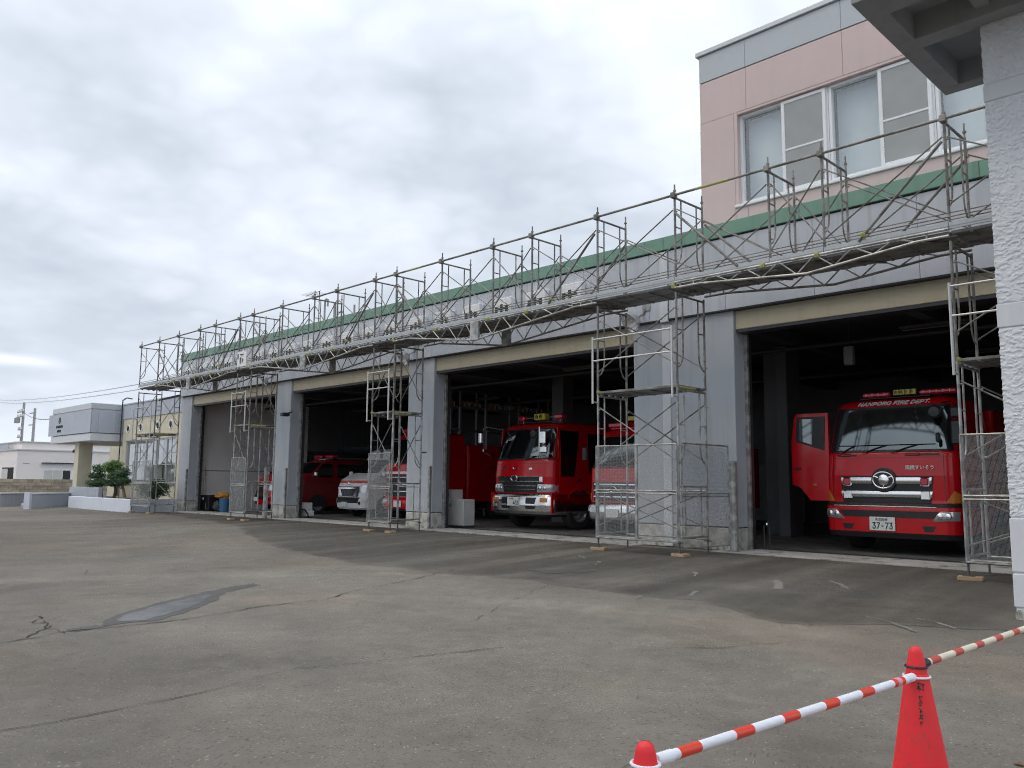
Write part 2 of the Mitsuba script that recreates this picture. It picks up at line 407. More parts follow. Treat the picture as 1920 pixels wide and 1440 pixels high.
GLYPHS = {"南":[[[6,80,7,91,54,91,55,103,66,102,67,91,113,91,114,80,66,79,67,69,108,68,108,0,106,-7,97,-11,80,-11,77,-4,77,-1,96,0,96,59,80,58,83,57,83,54,77,43,89,42,90,33,65,32,66,23,91,23,92,13,65,13,65,-8,55,-8,54,13,28,14,29,23,54,23,54,33,31,33,31,42,43,43,37,55,41,58,25,59,24,-10,13,-11,13,69,53,69,54,79],[47,58,55,42,66,42,73,57,72,59]]],"幌":[[[7,80,23,80,23,103,32,103,32,80,49,79,49,34,60,34,60,41,53,52,59,56,53,58,53,98,111,98,111,57,107,56,111,54,111,51,102,35,115,34,115,24,96,24,96,1,98,-1,108,0,108,10,111,12,117,8,117,-2,115,-7,109,-10,93,-10,87,-7,86,23,77,24,73,8,67,-1,52,-10,47,-10,42,-2,57,4,63,11,66,22,65,24,50,24,48,19,42,15,36,15,34,22,32,22,32,-10,23,-10,23,69,16,69,16,15,8,14],[92,37,102,55,102,57,87,57,87,34,96,34],[63,67,100,66,101,73,64,74],[63,83,99,82,101,89,64,90],[62,56,71,40,71,37,67,34,77,34,77,57],[33,70,32,26,39,25,40,69]]],"す":[[[11,69,11,80,64,81,64,97,76,97,77,81,112,81,112,70,76,71,76,52,80,38,77,20,66,4,46,-7,41,-7,34,2,53,9,62,18,50,19,41,24,36,33,36,47,39,53,47,60,53,62,64,61,64,71],[47,38,50,31,61,29,67,36,67,46,61,52,52,51,47,45]]],"い":[[[91,56,79,79,90,82,94,77,107,46,111,28,110,19,100,16,97,36]],[[16,40,15,86,28,85,28,38,31,25,35,16,39,12,46,12,52,20,57,36,59,36,66,28,61,12,49,-1,39,-2,32,1,21,17]]],"そ":[[[12,38,11,49,34,52,68,81,65,82,31,80,31,91,58,91,85,94,90,89,91,85,54,54,106,56,106,45,71,44,61,39,53,27,54,15,59,10,71,6,90,6,91,4,88,-6,65,-5,54,-1,45,7,42,13,41,23,43,31,51,43]]],"う":[[[19,57,20,61,51,67,73,68,81,66,93,57,97,48,98,39,94,22,78,5,66,-1,42,-7,36,4,55,8,73,16,81,24,84,30,85,46,80,53,70,57,47,55,22,47]],[[34,85,35,96,58,92,88,90,86,79]]],"支":[[[4,-3,4,0,6,1,27,5,49,14,34,29,24,46,14,46,14,57,54,58,54,73,9,73,9,84,53,84,54,102,65,103,65,84,112,83,111,73,65,72,65,57,96,57,102,53,90,31,72,14,93,5,116,1,117,-1,111,-10,89,-6,61,6,34,-5,10,-11],[37,45,42,36,55,23,61,20,79,35,85,45]]],"署":[[[8,14,3,24,28,30,46,37,7,38,6,48,51,49,50,55,18,55,18,64,50,64,51,70,13,71,13,98,108,98,108,71,62,70,62,64,89,64,90,60,100,69,108,64,108,62,93,49,114,48,114,38,73,38,65,33,103,32,103,-10,93,-10,92,-7,42,-7,41,-11,32,-11,31,20],[97,88,79,89,79,80,97,80],[41,3,92,2,93,8,42,9],[42,23,41,19,43,17,91,17,93,19,92,23],[63,55,63,48,71,48,81,54],[51,81,69,80,69,89,51,89],[23,81,41,80,41,89,23,89]]],"空":[[[8,3,54,4,54,32,21,32,21,43,14,41,9,49,30,60,43,71,48,72,53,65,40,54,21,42,100,42,100,32,66,32,66,5,112,4,112,-6,8,-6]],[[8,88,54,88,50,101,61,103,69,88,112,88,112,62,101,62,100,78,20,78,19,59,9,58]],[[67,64,70,70,75,72,107,54,111,49,105,42,103,42]]],"知":[[[65,92,110,92,109,-6,99,-6,98,2,76,2,75,-7,65,-7],[75,14,99,14,98,81,75,80]],[[3,62,12,79,18,103,29,100,26,86,59,86,59,76,40,75,40,54,63,53,63,43,39,42,39,35,62,11,62,8,56,1,54,1,36,24,26,4,17,-6,12,-10,9,-10,3,-2,15,8,20,15,25,26,28,42,5,43,4,53,29,54,29,76,21,76,18,66,12,57]]],"消":[[[90,74,103,99,113,96,107,82,99,71]],[[44,67,71,68,71,102,82,103,82,68,108,68,108,-4,105,-8,99,-10,83,-10,80,-2,80,0,98,1,98,16,56,16,55,-11,44,-10],[55,27,97,26,98,36,56,37],[55,48,97,47,98,56,56,57]],[[48,84,41,95,50,99,58,88,63,78,63,74,54,70]],[[9,94,14,101,17,101,36,89,37,85,30,78,25,84]],[[7,-3,27,37,31,37,36,33,36,29,18,-8,14,-9]],[[4,60,6,66,11,69,28,59,32,53,27,47,24,47,15,55]]],"防":[[[9,97,41,98,48,94,45,83,75,83,71,100,81,102,87,83,115,82,115,72,75,72,73,69,73,55,108,55,106,8,104,-2,99,-9,90,-11,75,-10,72,-1,73,1,90,0,93,2,96,20,96,45,72,45,66,19,57,3,41,-10,33,-4,35,0,39,1,50,12,56,23,61,44,63,71,44,72,44,78,42,79,36,60,42,52,46,42,46,26,44,21,39,17,25,16,22,26,32,26,36,30,35,44,25,58,34,86,20,87,19,-11,9,-10]]],"組":[[[4,37,13,44,22,56,14,57,7,55,4,65,14,75,27,102,30,103,38,98,20,67,31,68,40,84,47,81,49,76,24,42,39,43,36,54,45,57,53,34,52,29,46,27,52,11,52,5,43,3,37,24,37,26,43,28,43,34,8,28]],[[47,2,58,3,58,96,108,96,108,3,116,2,116,-8,47,-8],[68,3,97,2,97,24,68,24],[68,35,97,34,97,55,68,55],[68,66,97,65,97,86,68,86]],[[24,24,33,25,36,-3,27,-4]],[[4,-5,9,24,18,24,19,18,14,-6,11,-8]]],"合":[[[10,49,4,59,21,66,39,78,52,90,61,103,71,99,68,91,83,78,117,60,111,50,93,59,91,59,91,53,29,53,29,57,27,57,13,49],[61,84,39,63,84,64]],[[23,40,99,40,99,-10,88,-10,88,-5,86,-3,35,-3,34,-10,23,-10],[35,30,34,7,88,7,88,30]]],"札":[[[63,101,74,101,75,4,77,3,102,3,105,10,106,25,108,25,116,21,116,16,113,0,105,-7,73,-7,65,-2,63,8]],[[6,12,2,22,15,39,25,63,24,65,6,65,5,75,28,76,28,102,38,102,38,76,60,75,59,65,38,64,57,43,58,39,53,32,50,32,42,45,38,47,38,-10,28,-10,28,42,9,11]]],"株":[[[3,22,4,27,13,41,21,65,20,69,6,69,5,78,23,79,24,103,34,102,34,79,49,79,49,69,34,68,35,63,47,46,48,50,77,51,77,68,75,70,63,70,56,52,53,52,46,57,54,74,59,97,69,95,66,80,76,80,77,103,87,103,87,80,111,80,111,70,87,70,87,51,115,50,115,40,94,39,103,21,118,6,118,3,112,-3,109,-3,102,5,88,28,86,-11,77,-10,76,28,65,11,54,-1,50,-4,47,-4,44,-1,41,4,59,20,69,35,69,40,47,40,41,35,36,47,34,47,33,-11,23,-10,23,39,21,39,18,29,9,14]]],"さ":[[[18,66,19,78,31,76,65,76,59,93,59,96,61,97,71,97,76,77,101,83,104,81,103,71,81,66,89,48,98,38,94,29,63,32,63,42,81,42,69,66]],[[21,17,23,32,27,41,36,40,38,39,38,36,33,26,33,18,39,9,55,5,92,8,92,-2,90,-4,73,-6,51,-6,41,-4,33,-1,25,6]]]}


def glyphs(mb, text, h, org, ux, uz, depth, gap=1.04, squash=1.0):
    """Writes text with cap height h from org along ux, up uz, raised by depth along the outward normal -(ux x uz)... ."""
    org, ux, uz = (np.asarray(a, float) for a in (org, ux, uz))
    nn = np.cross(ux, uz)
    s = h / 112.0
    for k, ch in enumerate(text):
        for rings in GLYPHS.get(ch, []):
            rr = [np.array(r, float).reshape(-1, 2) for r in rings]
            g = Polygon(rr[0], rr[1:]).buffer(0)
            for gg in getattr(g, 'geoms', [g]):
                m = trimesh.creation.extrude_polygon(gg, 1.0, engine='earcut')
                v = np.array(m.vertices)
                x = (v[:, 0] * squash + k * 120 * gap * squash) * s; z = (v[:, 1] + 10) * s; y = v[:, 2] * depth
                mb.add(org + x[:, None] * ux + z[:, None] * uz + y[:, None] * nn, m.faces)
    return mb


def latin(mb, text, h, org, ux, uz, depth, bold=True, slant=0.0, squash=1.0):
    org, ux, uz = (np.asarray(a, float) for a in (org, ux, uz))
    nn = np.cross(ux, uz)
    m = meshkit.text_mesh(text, h, 1.0, bold)
    v = np.array(m.vertices)
    x = (v[:, 0] + slant * v[:, 1]) * squash
    return mb.add(org + x[:, None] * ux + v[:, 1:2] * uz + (v[:, 2:3] * depth) * nn, m.faces)


# ---------------------------------------------------------------- ground
def g(x, y):
    x, y = np.asarray(x, float), np.asarray(y, float)
    z = np.interp(y, [-60, 2, 4.5, 9, 12.5, 13.7, 14.2, 60], [-.25, -.24, -.2, -.115, -.02, -.012, -.03, -.03])
    far = np.clip((-x - 29) / 6, 0, 1)
    z2 = np.interp(y, [-60, 2, 9, 12.5, 60], [-.25, -.22, -.12, -.06, -.10])
    return z * (1 - far) + z2 * far


def sheet(xs, ys, dz, zf=g):
    X, Y = np.meshgrid(xs, ys, indexing='ij')
    v = np.stack([X, Y, zf(X, Y) + dz], -1).reshape(-1, 3)
    n, m = len(xs), len(ys)
    i, j = np.meshgrid(np.arange(n - 1), np.arange(m - 1), indexing='ij')
    a = (i * m + j).ravel()
    return v, np.vstack([np.stack([a, a + m, a + m + 1], 1), np.stack([a, a + m + 1, a + 1], 1)])


xs = np.unique(np.concatenate([np.linspace(-900, -60, 15), np.arange(-60, 12, 1.0), np.linspace(12, 300, 10)]))
ys = np.unique(np.concatenate([np.linspace(-300, -20, 8), np.arange(-20, 26, .5), np.linspace(26, 900, 18)]))
mb = MB(); mb.add(*sheet(xs, ys, 0)); struct('asphalt', mb, 'm_asphalt', True)

EX = [-34, -31, -29, -26, -22.6, -19.5, -16.6, -14, -11.8, -10, -8.2, -6.4, -4.9, -4.1, -3.5, -2.4, -.5, 3]
EY = [12.75, 12.7, 12.35, 11.9, 11.2, 10.1, 8.95, 8.45, 8.2, 8.25, 8.6, 8.55, 8.35, 7.95, 8.3, 9.0, 9.2, 9.2]
V, F = [], []
cols = np.arange(-34, 3.01, .08)
rows = np.linspace(0, 1, 44)
edge = np.interp(cols, EX, EY) + .55 * (meshkit.fbm(np.stack([cols * .9, cols * 0, cols * 0], 1), 4, 4) - .5) + .10 * (meshkit.fbm(np.stack([cols * 6, cols * 0, cols * 0], 1), 3, 8) - .5)
for c, e in zip(cols, edge):
    y = e + (13.78 - e) * rows
    V.append(np.stack([np.full_like(y, c), y, g(np.full_like(y, c), y) + .004], 1))
V = np.vstack(V); m = len(rows)
i, j = np.meshgrid(np.arange(len(cols) - 1), np.arange(m - 1), indexing='ij'); a = (i * m + j).ravel()
mb = MB(); mb.add(V, np.vstack([np.stack([a, a + m, a + m + 1], 1), np.stack([a, a + m + 1, a + 1], 1)]))
key = num('apron'); v_, f_ = mb.arrays()
scene[key] = mikit.ply(trimesh.Trimesh(v_, f_, process=False), 'm_apron', True, uv=np.c_[v_[:, 0], np.concatenate([(13.78 - e) * rows for e in edge])]); labels[key] = {'kind': 'structure'}


def ribbon(pts, w, dz, seed, step=.05, jit=.05):
    """A thin crack-like strip along pts on the ground."""
    pts = np.array(pts, float)
    L = np.r_[0, np.cumsum(np.linalg.norm(np.diff(pts, axis=0), axis=1))]
    s = np.arange(0, L[-1], step)
    x, y = np.interp(s, L, pts[:, 0]), np.interp(s, L, pts[:, 1])
    tx, ty = np.gradient(x), np.gradient(y); ln = np.hypot(tx, ty) + 1e-9
    nx, ny = -ty / ln, tx / ln
    q = np.stack([s * 1.6, s * 0 + seed, s * 0], 1)
    off = jit * 2 * (meshkit.fbm(q, 4, seed) - .5) + jit * .5 * (meshkit.fbm(q * 7, 2, seed + 3) - .5)
    x, y = x + nx * off, y + ny * off
    ww = w * np.clip(2.0 * (meshkit.fbm(q * 3, 3, seed + 5) - .2), .30, 1.2)
    ww[0] = ww[-1] = .002
    a = np.stack([x + nx * ww / 2, y + ny * ww / 2], 1); b = np.stack([x - nx * ww / 2, y - ny * ww / 2], 1)
    v = np.vstack([a, b]); v = np.c_[v, g(v[:, 0], v[:, 1]) + dz]
    n = len(s); i = np.arange(n - 1)
    return v, np.vstack([np.stack([i, i + n, i + 1], 1), np.stack([i + 1, i + n, i + n + 1], 1)])


CR = [([(-8.3, .3), (-8.45, 1.2), (-8.75, 2.6), (-8.68, 3.8), (-8.83, 4.8), (-8.77, 5.6), (-9.2, 6.3), (-9.45, 7.0), (-10.0, 8.6)], .024, .12),
      ([(-5.55, .2), (-5.6, .9), (-5.69, 2.15), (-5.73, 2.75), (-5.87, 3.5), (-5.65, 4.1), (-5.3, 5.2)], .011, .06),
      ([(-9.95, 2.78), (-9.6, 2.62), (-9.41, 2.7), (-9.1, 2.62), (-8.95, 2.72), (-8.65, 2.75)], .022, .14), ([(-9.3, 2.66), (-9.0, 2.5), (-8.7, 2.35)], .016, .10),
      ([(-9.75, 2.95), (-9.6, 2.75), (-9.41, 2.68)], .014, .10),
      ([(-3.6, 7.3), (-3.9, 6.5), (-4.4, 5.8)], .010, .10), ([(-11.2, 3.9), (-11.0, 4.15), (-10.9, 4.0), (-10.7, 4.3)], .012, .12),
      ([(-2.7, 3.3), (-2.75, 3.6), (-2.6, 3.75)], .008, .04), ([(-14.2, 4.6), (-13.6, 4.4), (-13.2, 4.7)], .014, .06), ([(-6.4, 5.9), (-6.9, 6.6), (-7.4, 7.6), (-7.7, 8.4)], .008, .10),
      ([(-13.4, 10.4), (-14.6, 10.0), (-15.9, 9.6)], .015, .05)]
for k, (pts, w, jit) in enumerate(CR):
    mb = MB(); mb.add(*ribbon(pts, w, .0075, k + 2, .04, jit)); put('crack', mb, 'm_crackfill', parent='asphalt')


def blob(poly, dz, seed, wob=.12, grow=.06):
    p = np.array(Polygon(poly).buffer(.12).buffer(grow - .12).segmentize(.025).exterior.coords)[:-1]
    c = p.mean(0)
    k = 1 + wob * 2 * (meshkit.fbm(np.c_[p * 2.2, p[:, :1] * 0], 3, seed) - .5)
    nr = np.stack([np.gradient(p[:, 1]), -np.gradient(p[:, 0])], 1); nr /= np.linalg.norm(nr, axis=1)[:, None] + 1e-9
    p = c + (p - c) * k[:, None] + nr * (.10 * (meshkit.fbm(np.c_[p * 7, p[:, :1] * 0], 4, seed + 1) - .5))[:, None]
    m = trimesh.creation.triangulate_polygon(Polygon(p).buffer(0), engine='earcut')
    v, f = np.array(m[0]), np.array(m[1])
    return np.c_[v, g(v[:, 0], v[:, 1]) + dz], f


pud = [(-9.0, 3.22), (-9.35, 3.42), (-9.8, 4.0), (-10.1, 4.5), (-10.25, 4.75), (-10.15, 4.8), (-9.95, 4.65), (-9.65, 4.42), (-9.25, 4.0), (-8.9, 3.5)]
mb = MB(); mb.add(*blob(pud, .0055, 3, .10, .0)); struct('puddle', mb, 'm_puddle')
mb = MB(); mb.add(*blob([(-8.92, 3.1), (-9.42, 3.38), (-9.95, 4.05), (-10.5, 4.9), (-10.75, 5.65), (-10.55, 5.6), (-10.3, 5.05), (-9.7, 4.6), (-9.2, 4.1), (-8.8, 3.55)], .0035, 4, .10, .02)); put('damp_rim', mb, 'm_stain', parent='puddle')
mb = MB(); mb.add(*blob([(-8.7, 2.75), (-8.95, 2.72), (-9.0, 3.05), (-8.8, 3.1)], .0035, 9, .3, .0)); put('damp_rim', mb, 'm_stain', parent='puddle')
for k, (x, y, L, ang, w) in enumerate([(-5.5, 10.4, .9, 2.1, .10), (-4.9, 10.9, .8, 2.35, .09), (-6.9, 10.6, .55, 2.2, .06), (-5.9, 9.0, .45, 2.0, .07), (-3.35, 8.6, .9, 2.5, .05), (-3.05, 8.9, .6, 2.55, .04), (-6.2, 8.3, .3, 2.1, .05), (-8.9, 10.8, .5, 2.2, .06), (-9.7, 11.3, .5, 2.5, .05)]):
    mb = MB(); d = np.array([math.cos(ang), math.sin(ang)]) * L / 2
    mb.add(*ribbon([(x - d[0], y - d[1]), (x, y + .05), (x + d[0], y + d[1])], w * 1.3, .0085, 40 + k, .03, .05)); put('scuff_mark', mb, 'm_scuff', parent='apron')
mb = MB(); mb.add(*blob([(-9.0, 9.35), (-8.75, 9.6), (-8.3, 9.95), (-8.25, 9.7), (-8.6, 9.3)], .0085, 12, .2)); put('oil_stain', mb, 'm_stain', parent='apron')
# loose grit on the near asphalt
mb = MB()
for k in range(900):
    x, y = rng.uniform(-9, -.6), rng.uniform(1.2, 8.0)
    r = rng.uniform(.003, .0075) * (1 if rng.random() < .93 else 1.8)
    q = np.array([(1, 0, .0), (-.6, .8, 0), (-.5, -.8, 0), (0, 0, 1.)]) * r * rng.uniform(.7, 1.3, (4, 3))
    a = rng.uniform(0, 6.28); c, s_ = math.cos(a), math.sin(a)
    q[:, :2] = q[:, :2] @ np.array([[c, s_], [-s_, c]])
    mb.add(q + [x, y, float(g(x, y))], [[0, 1, 3], [1, 2, 3], [2, 0, 3]])
put('grit', mb, 'm_scuff', kind='stuff', label='loose grit scattered over the asphalt of the near yard', category='grit')
mb = MB(); f_ = np.array([(-.03, 0, .004), (0, -.018, .012), (.035, .0, .005), (.0, .02, .014)])
mb.add(f_ + [-1.33, 5.0, float(g(-1.33, 5.0))], [[0, 1, 2], [0, 2, 3]]); put('dead_leaf', mb, 'm_deadleaf', label='small brown dead leaf lying on the asphalt beside the barrier', category='leaf')

# ---------------------------------------------------------------- fire station
ST = thing('fire_station', 'long grey fire station with a green roof edge and four open vehicle bays', 'building')
PL = [(-33.95, -33.0), (-26.23, -25.16), (-18.67, -17.53), (-10.76, -8.33), (-1.75, 3.0)]
BAYS = [(-33.0, -26.23), (-25.16, -18.67), (-17.53, -10.76), (-8.33, -1.75)]
YF, YP, ZS = 14.20, 14.30, 4.66
# fascia: backing and panels with open joints
mb = MB(); mb.box(-33.98, 3, YF + .02, 14.74, ZS + .005, 6.09); FA = put('fascia', mb, 'm_joint', parent=ST)
jx = [-34.0] + list(np.arange(-32.1, 3.0, 1.82)) + [3.0]
for a, b in zip(jx[:-1], jx[1:]):
    if abs((a + b) / 2 + 9.87) < .95: continue
    mb = MB(); mb.cbox(a + .004, b - .004, YF, YF + .03, ZS, 6.10, .004); put('panel', mb, 'm_facade', parent=FA)
k = [(a, b) for a, b in zip(jx[:-1], jx[1:]) if abs((a + b) / 2 + 9.87) < .95][0]
mb = MB(); mb.cbox(k[0] + .004, -9.985, YF, YF + .03, ZS, 6.10, .004); put('panel', mb, 'm_facade', parent=FA)
mb = MB(); mb.cbox(-9.765, k[1] - .004, YF, YF + .03, ZS, 6.10, .004); put('panel', mb, 'm_facade', parent=FA)
mb = MB(); mb.cbox(-9.98, -9.79, YF - .02, YF + .03, ZS - .06, 6.10, .004); put('joint_cover', mb, 'm_stuccoflat', parent=ST, label='pale vertical cover strip over the joint in the fascia')
mb = MB(); mb.box(-33.98, 3, YF + .012, 14.72, ZS - .022, ZS + .004); put('soffit', mb, 'm_joint', parent=ST)
# green parapet edge
mb = MB(); mb.box(-33.98, 3, YF - .005, 14.55, 6.115, 6.39); PA = put('parapet', mb, 'm_joint', parent=ST)
for a, b in zip(np.arange(-34.02, 3, 3.02), np.arange(-31.0, 6.1, 3.02)):
    mb = MB(); mb.cbox(a + .003, min(b, 3) - .003, YF - .045, 14.60, 6.13, 6.41, .006); put('edge_sheet', mb, 'm_green', parent=PA)
mb = MB(); mb.box(-33.9, 3, 14.6, 27.2, 6.05, 6.2); put('roof', mb, 'm_interior', parent=ST)
# pillars
for k, (a, b) in enumerate(PL):
    mb = MB(); mb.cbox(a, b, YP, 14.735, .432, ZS - .02, .012); p_ = put('pillar', mb, 'm_pillar', parent=ST)
    mb = MB(); mb.cbox(a + .006, b - .006, YP + .006, 14.735, -.02, .414, .012); put('plinth', mb, 'm_plinth', parent=p_)
    mb = MB(); mb.box(a + .02, b - .02, YP + .02, 14.73, .41, .436); put('groove', mb, 'm_joint', parent=p_)
    if k == 3:
        mb = MB(); mb.cbox(-10.0, -9.80, YP - .03, YP + .002, .0, ZS - .09, .006); put('joint_cover', mb, 'm_stuccoflat', parent=p_)
    # steel edge post at the mouth of the bay
    if k < 3:
        mb = MB(); mb.cbox(b - .10, b - .02, YP - .075, YP - .003, .0, 1.68, .012); put('corner_guard', mb, 'm_steel2', parent=p_)
for k, (a, b) in enumerate(BAYS):
    mb = MB(); mb.cbox(a - .0, b + .0, 14.36, 14.70, 4.265, ZS - .026, .01); s_ = put('shutter_box', mb, 'm_beige', parent=ST)
    mb = MB(); mb.box(a + .02, b - .02, 14.375, 14.69, 4.205, 4.262); put('lip', mb, 'm_darkmetal', parent=s_)
    for x0, x1 in ((a - .004, a + .07), (b - .07, b + .004)):
        mb = MB(); mb.cbox(x0, x1, 14.66, 14.74, .0, 4.2, .006); put('door_guide', mb, 'm_steel2', parent=ST)
        mb = MB(); mb.box(x0 + .002, x1 - .002, 14.745, 14.84, .0, 4.3); put('door_track', mb, 'm_darkmetal', parent=ST)
    mb = MB(); mb.cbox(a - .3, b + .3, 13.80, 14.95, -.1, .004, .012); put('threshold', mb, 'm_threshold', parent=ST)
    # drain grating just inside
    mb = MB()
    for x in np.arange(a + .3, b - .3, .085):
        mb.box(x, x + .05, 14.97, 15.27, -.01, .006)
    put('drain_grating', mb, 'm_grate', parent=ST, kind='stuff')
# inside of the garage
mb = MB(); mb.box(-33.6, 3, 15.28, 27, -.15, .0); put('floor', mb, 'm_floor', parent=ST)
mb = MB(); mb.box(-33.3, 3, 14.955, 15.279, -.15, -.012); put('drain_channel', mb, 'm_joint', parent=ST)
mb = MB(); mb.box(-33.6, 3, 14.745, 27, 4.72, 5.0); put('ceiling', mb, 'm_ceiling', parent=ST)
for x in np.arange(-31.5, 1, 3.25):
    mb = MB(); mb.box(x - .12, x + .12, 14.95, 26.9, 4.42, 4.70); put('beam', mb, 'm_ceiling', parent=ST)
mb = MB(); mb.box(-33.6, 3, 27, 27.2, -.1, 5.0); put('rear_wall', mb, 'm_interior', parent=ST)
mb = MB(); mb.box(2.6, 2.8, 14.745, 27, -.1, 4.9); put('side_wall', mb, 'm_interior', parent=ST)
mb = MB(); mb.box(-34.6, -33.42, 14.9, 27, -.1, 4.9); SW = put('side_wall', mb, 'm_joint', parent=ST)
for y0, y1 in ((14.92, 17.6), (17.6, 19.9)):
    for z0, z1 in ((.0, 1.62), (1.64, 4.7)):
        mb = MB(); mb.cbox(-33.43, -33.35, y0 + .004, y1 - .004, z0 + .003, z1 - .003, .005); put('wall_panel', mb, 'm_interiorwall', parent=SW)
mb = MB(); mb.box(-33.42, -33.36, 19.92, 26.9, 0, 1.0); mb.box(-33.42, -33.36, 19.92, 26.9, 2.6, 4.7); mb.box(-33.42, -33.36, 24.5, 26.9, 1.0, 2.6); put('far_panel', mb, 'm_interior', parent=SW)  # same wall deeper in; its shade is put into the darker colour
for a, b, y0, y1 in ((-10.75, -10.25, 19.9, 20.4), (-10.05, -9.75, 19.2, 19.9), (-18.4, -17.9, 20.0, 20.5), (-26.0, -25.5, 20, 20.5)):
    mb = MB(); mb.cbox(a, b, y0, y1, .0, 4.7, .01); put('column', mb, 'm_interior', parent=ST)
# roof fittings
mb = MB(); mb.tube((-33.0, 20, 6.2), (-33.0, 20, 9.98), .02); mb.tube((-34.2, 20, 9.92), (-32.9, 20, 9.98), .012)
for x in np.arange(-34.15, -33.0, .18): mb.tube((x, 19.7, 9.93), (x, 20.3, 9.93), .006, 5)
for z in (9.5, 9.7): mb.tube((-33.3, 20, z), (-32.7, 20, z), .008, 5)
put('roof_antenna', mb, 'm_darkmetal', label='thin television antenna mast standing on the flat roof behind the green edge', category='antenna')
for k, (x, z) in enumerate([(-32.5, 9.45), (-31.7, 9.2), (-30.1, 8.9)]):
    mb = MB(); mb.tube((x, 20, 6.2), (x, 20, z), .045, 8)
    if k == 0: mb.path([(x, 20, z), (x + .12, 20, z + .06), (x + .24, 20, z), (x + .24, 20, z - .3)], .045, 8)
    put('vent_pipe', mb, 'm_poleconcrete', label=['tall vent pipe with a bent top rising above the roof edge', 'plain vent pipe, second along the roof edge from the antenna', 'short thin vent pipe, farthest along the roof edge from the antenna'][k], category='pipe', group='vent pipes on the garage roof')

# raised white letter plates on the fascia; most are hidden up to their tops by the walkway
SG = thing('facade_sign', 'row of white raised letter plates mounted along the grey fascia', 'sign')
for k, x in enumerate([-32.88, -31.6, -30.55, -29.45, -27.2, -26.05, -24.9, -23.76, -22.62, -21.47, -20.33, -19.2, -18.07, -16.92, -15.77, -14.62, -13.47, -12.36]):
    mb = MB(); mb.cbox(x - .33, x + .33, YF - .165, YF - .002, 5.18, 5.81, .012); p_ = put('letter_plate', mb, 'm_letterface', 30, parent=SG)
    mb = MB(); r_ = random.Random(k * 13 + 5)
    y0, y1 = YF - .170, YF - .164
    mb.box(x - .22, x + .22, y0, y1, 5.52, 5.58)
    mb.box(x - .05, x + .04, y0 - .001, y1, 5.26, 5.66)
    if r_.random() < .6: mb.box(x - .24, x - .14, y0 - .002, y1, 5.28, 5.60)
    if r_.random() < .6: mb.box(x + .13, x + .23, y0 - .002, y1, 5.28, 5.60)
    mb.box(x - .18, x + .18, y0 - .003, y1, 5.40, 5.45)
    put('stroke', mb, 'm_ink', parent=p_)

# ---------------------------------------------------------------- pink two-storey office block
OB = thing('office_block', 'pink panelled two-storey block with a grey roof band rising behind the garage', 'building')
YO = 14.62
mb = MB(); mb.box(-9.185, 3, YO + .55, 24, 5.2, 10.0); mb.box(-9.185, 3, YO + .062, YO + .54, 5.2, 6.79); mb.box(-9.185, 3, YO + .062, YO + .54, 8.84, 10.0); mb.box(-9.185, -8.41, YO + .062, YO + .54, 6.8, 8.83); put('core', mb, 'm_interior', parent=OB)
px = [-9.2, -8.12, -6.12, -4.1, -2.1, 0, 3]
mb = MB(); mb.cbox(-9.2, -8.407, YO, YO + .06, 5.4, 8.826, .004); put('cladding_panel', mb, 'm_pink', parent=OB)
for a, b in zip(px[:-1], px[1:]):
    mb = MB(); mb.cbox(a + .003, b - .003, YO, YO + .06, 8.83, 9.72, .004); put('cladding_panel', mb, 'm_pink', parent=OB)
    mb = MB(); mb.cbox(a + .003, b - .003, YO - .012, YO + .06, 9.735, 10.32, .004); put('roof_band', mb, 'm_pinkband', parent=OB)
    mb = MB(); mb.cbox(max(a, -8.403) + .003, b - .003, YO, YO + .06, 5.4, 6.80, .004); put('cladding_panel', mb, 'm_pink', parent=OB)
mb = MB(); mb.cbox(-9.26, 3, YO - .06, YO + .4, 10.33, 10.43, .008); put('coping', mb, 'm_coping', parent=OB)
mb = MB(); mb.cbox(-8.40, 3, YO - .05, YO + .08, 6.808, 6.86, .006); put('sill', mb, 'm_whiteframe', parent=OB)
mb = MB(); mb.box(-8.40, -8.33, YO, YO + .30, 6.86, 8.83); mb.box(-8.33, 3, YO + .005, YO + .3, 8.78, 8.825); put('window_reveal', mb, 'm_pink', parent=OB)
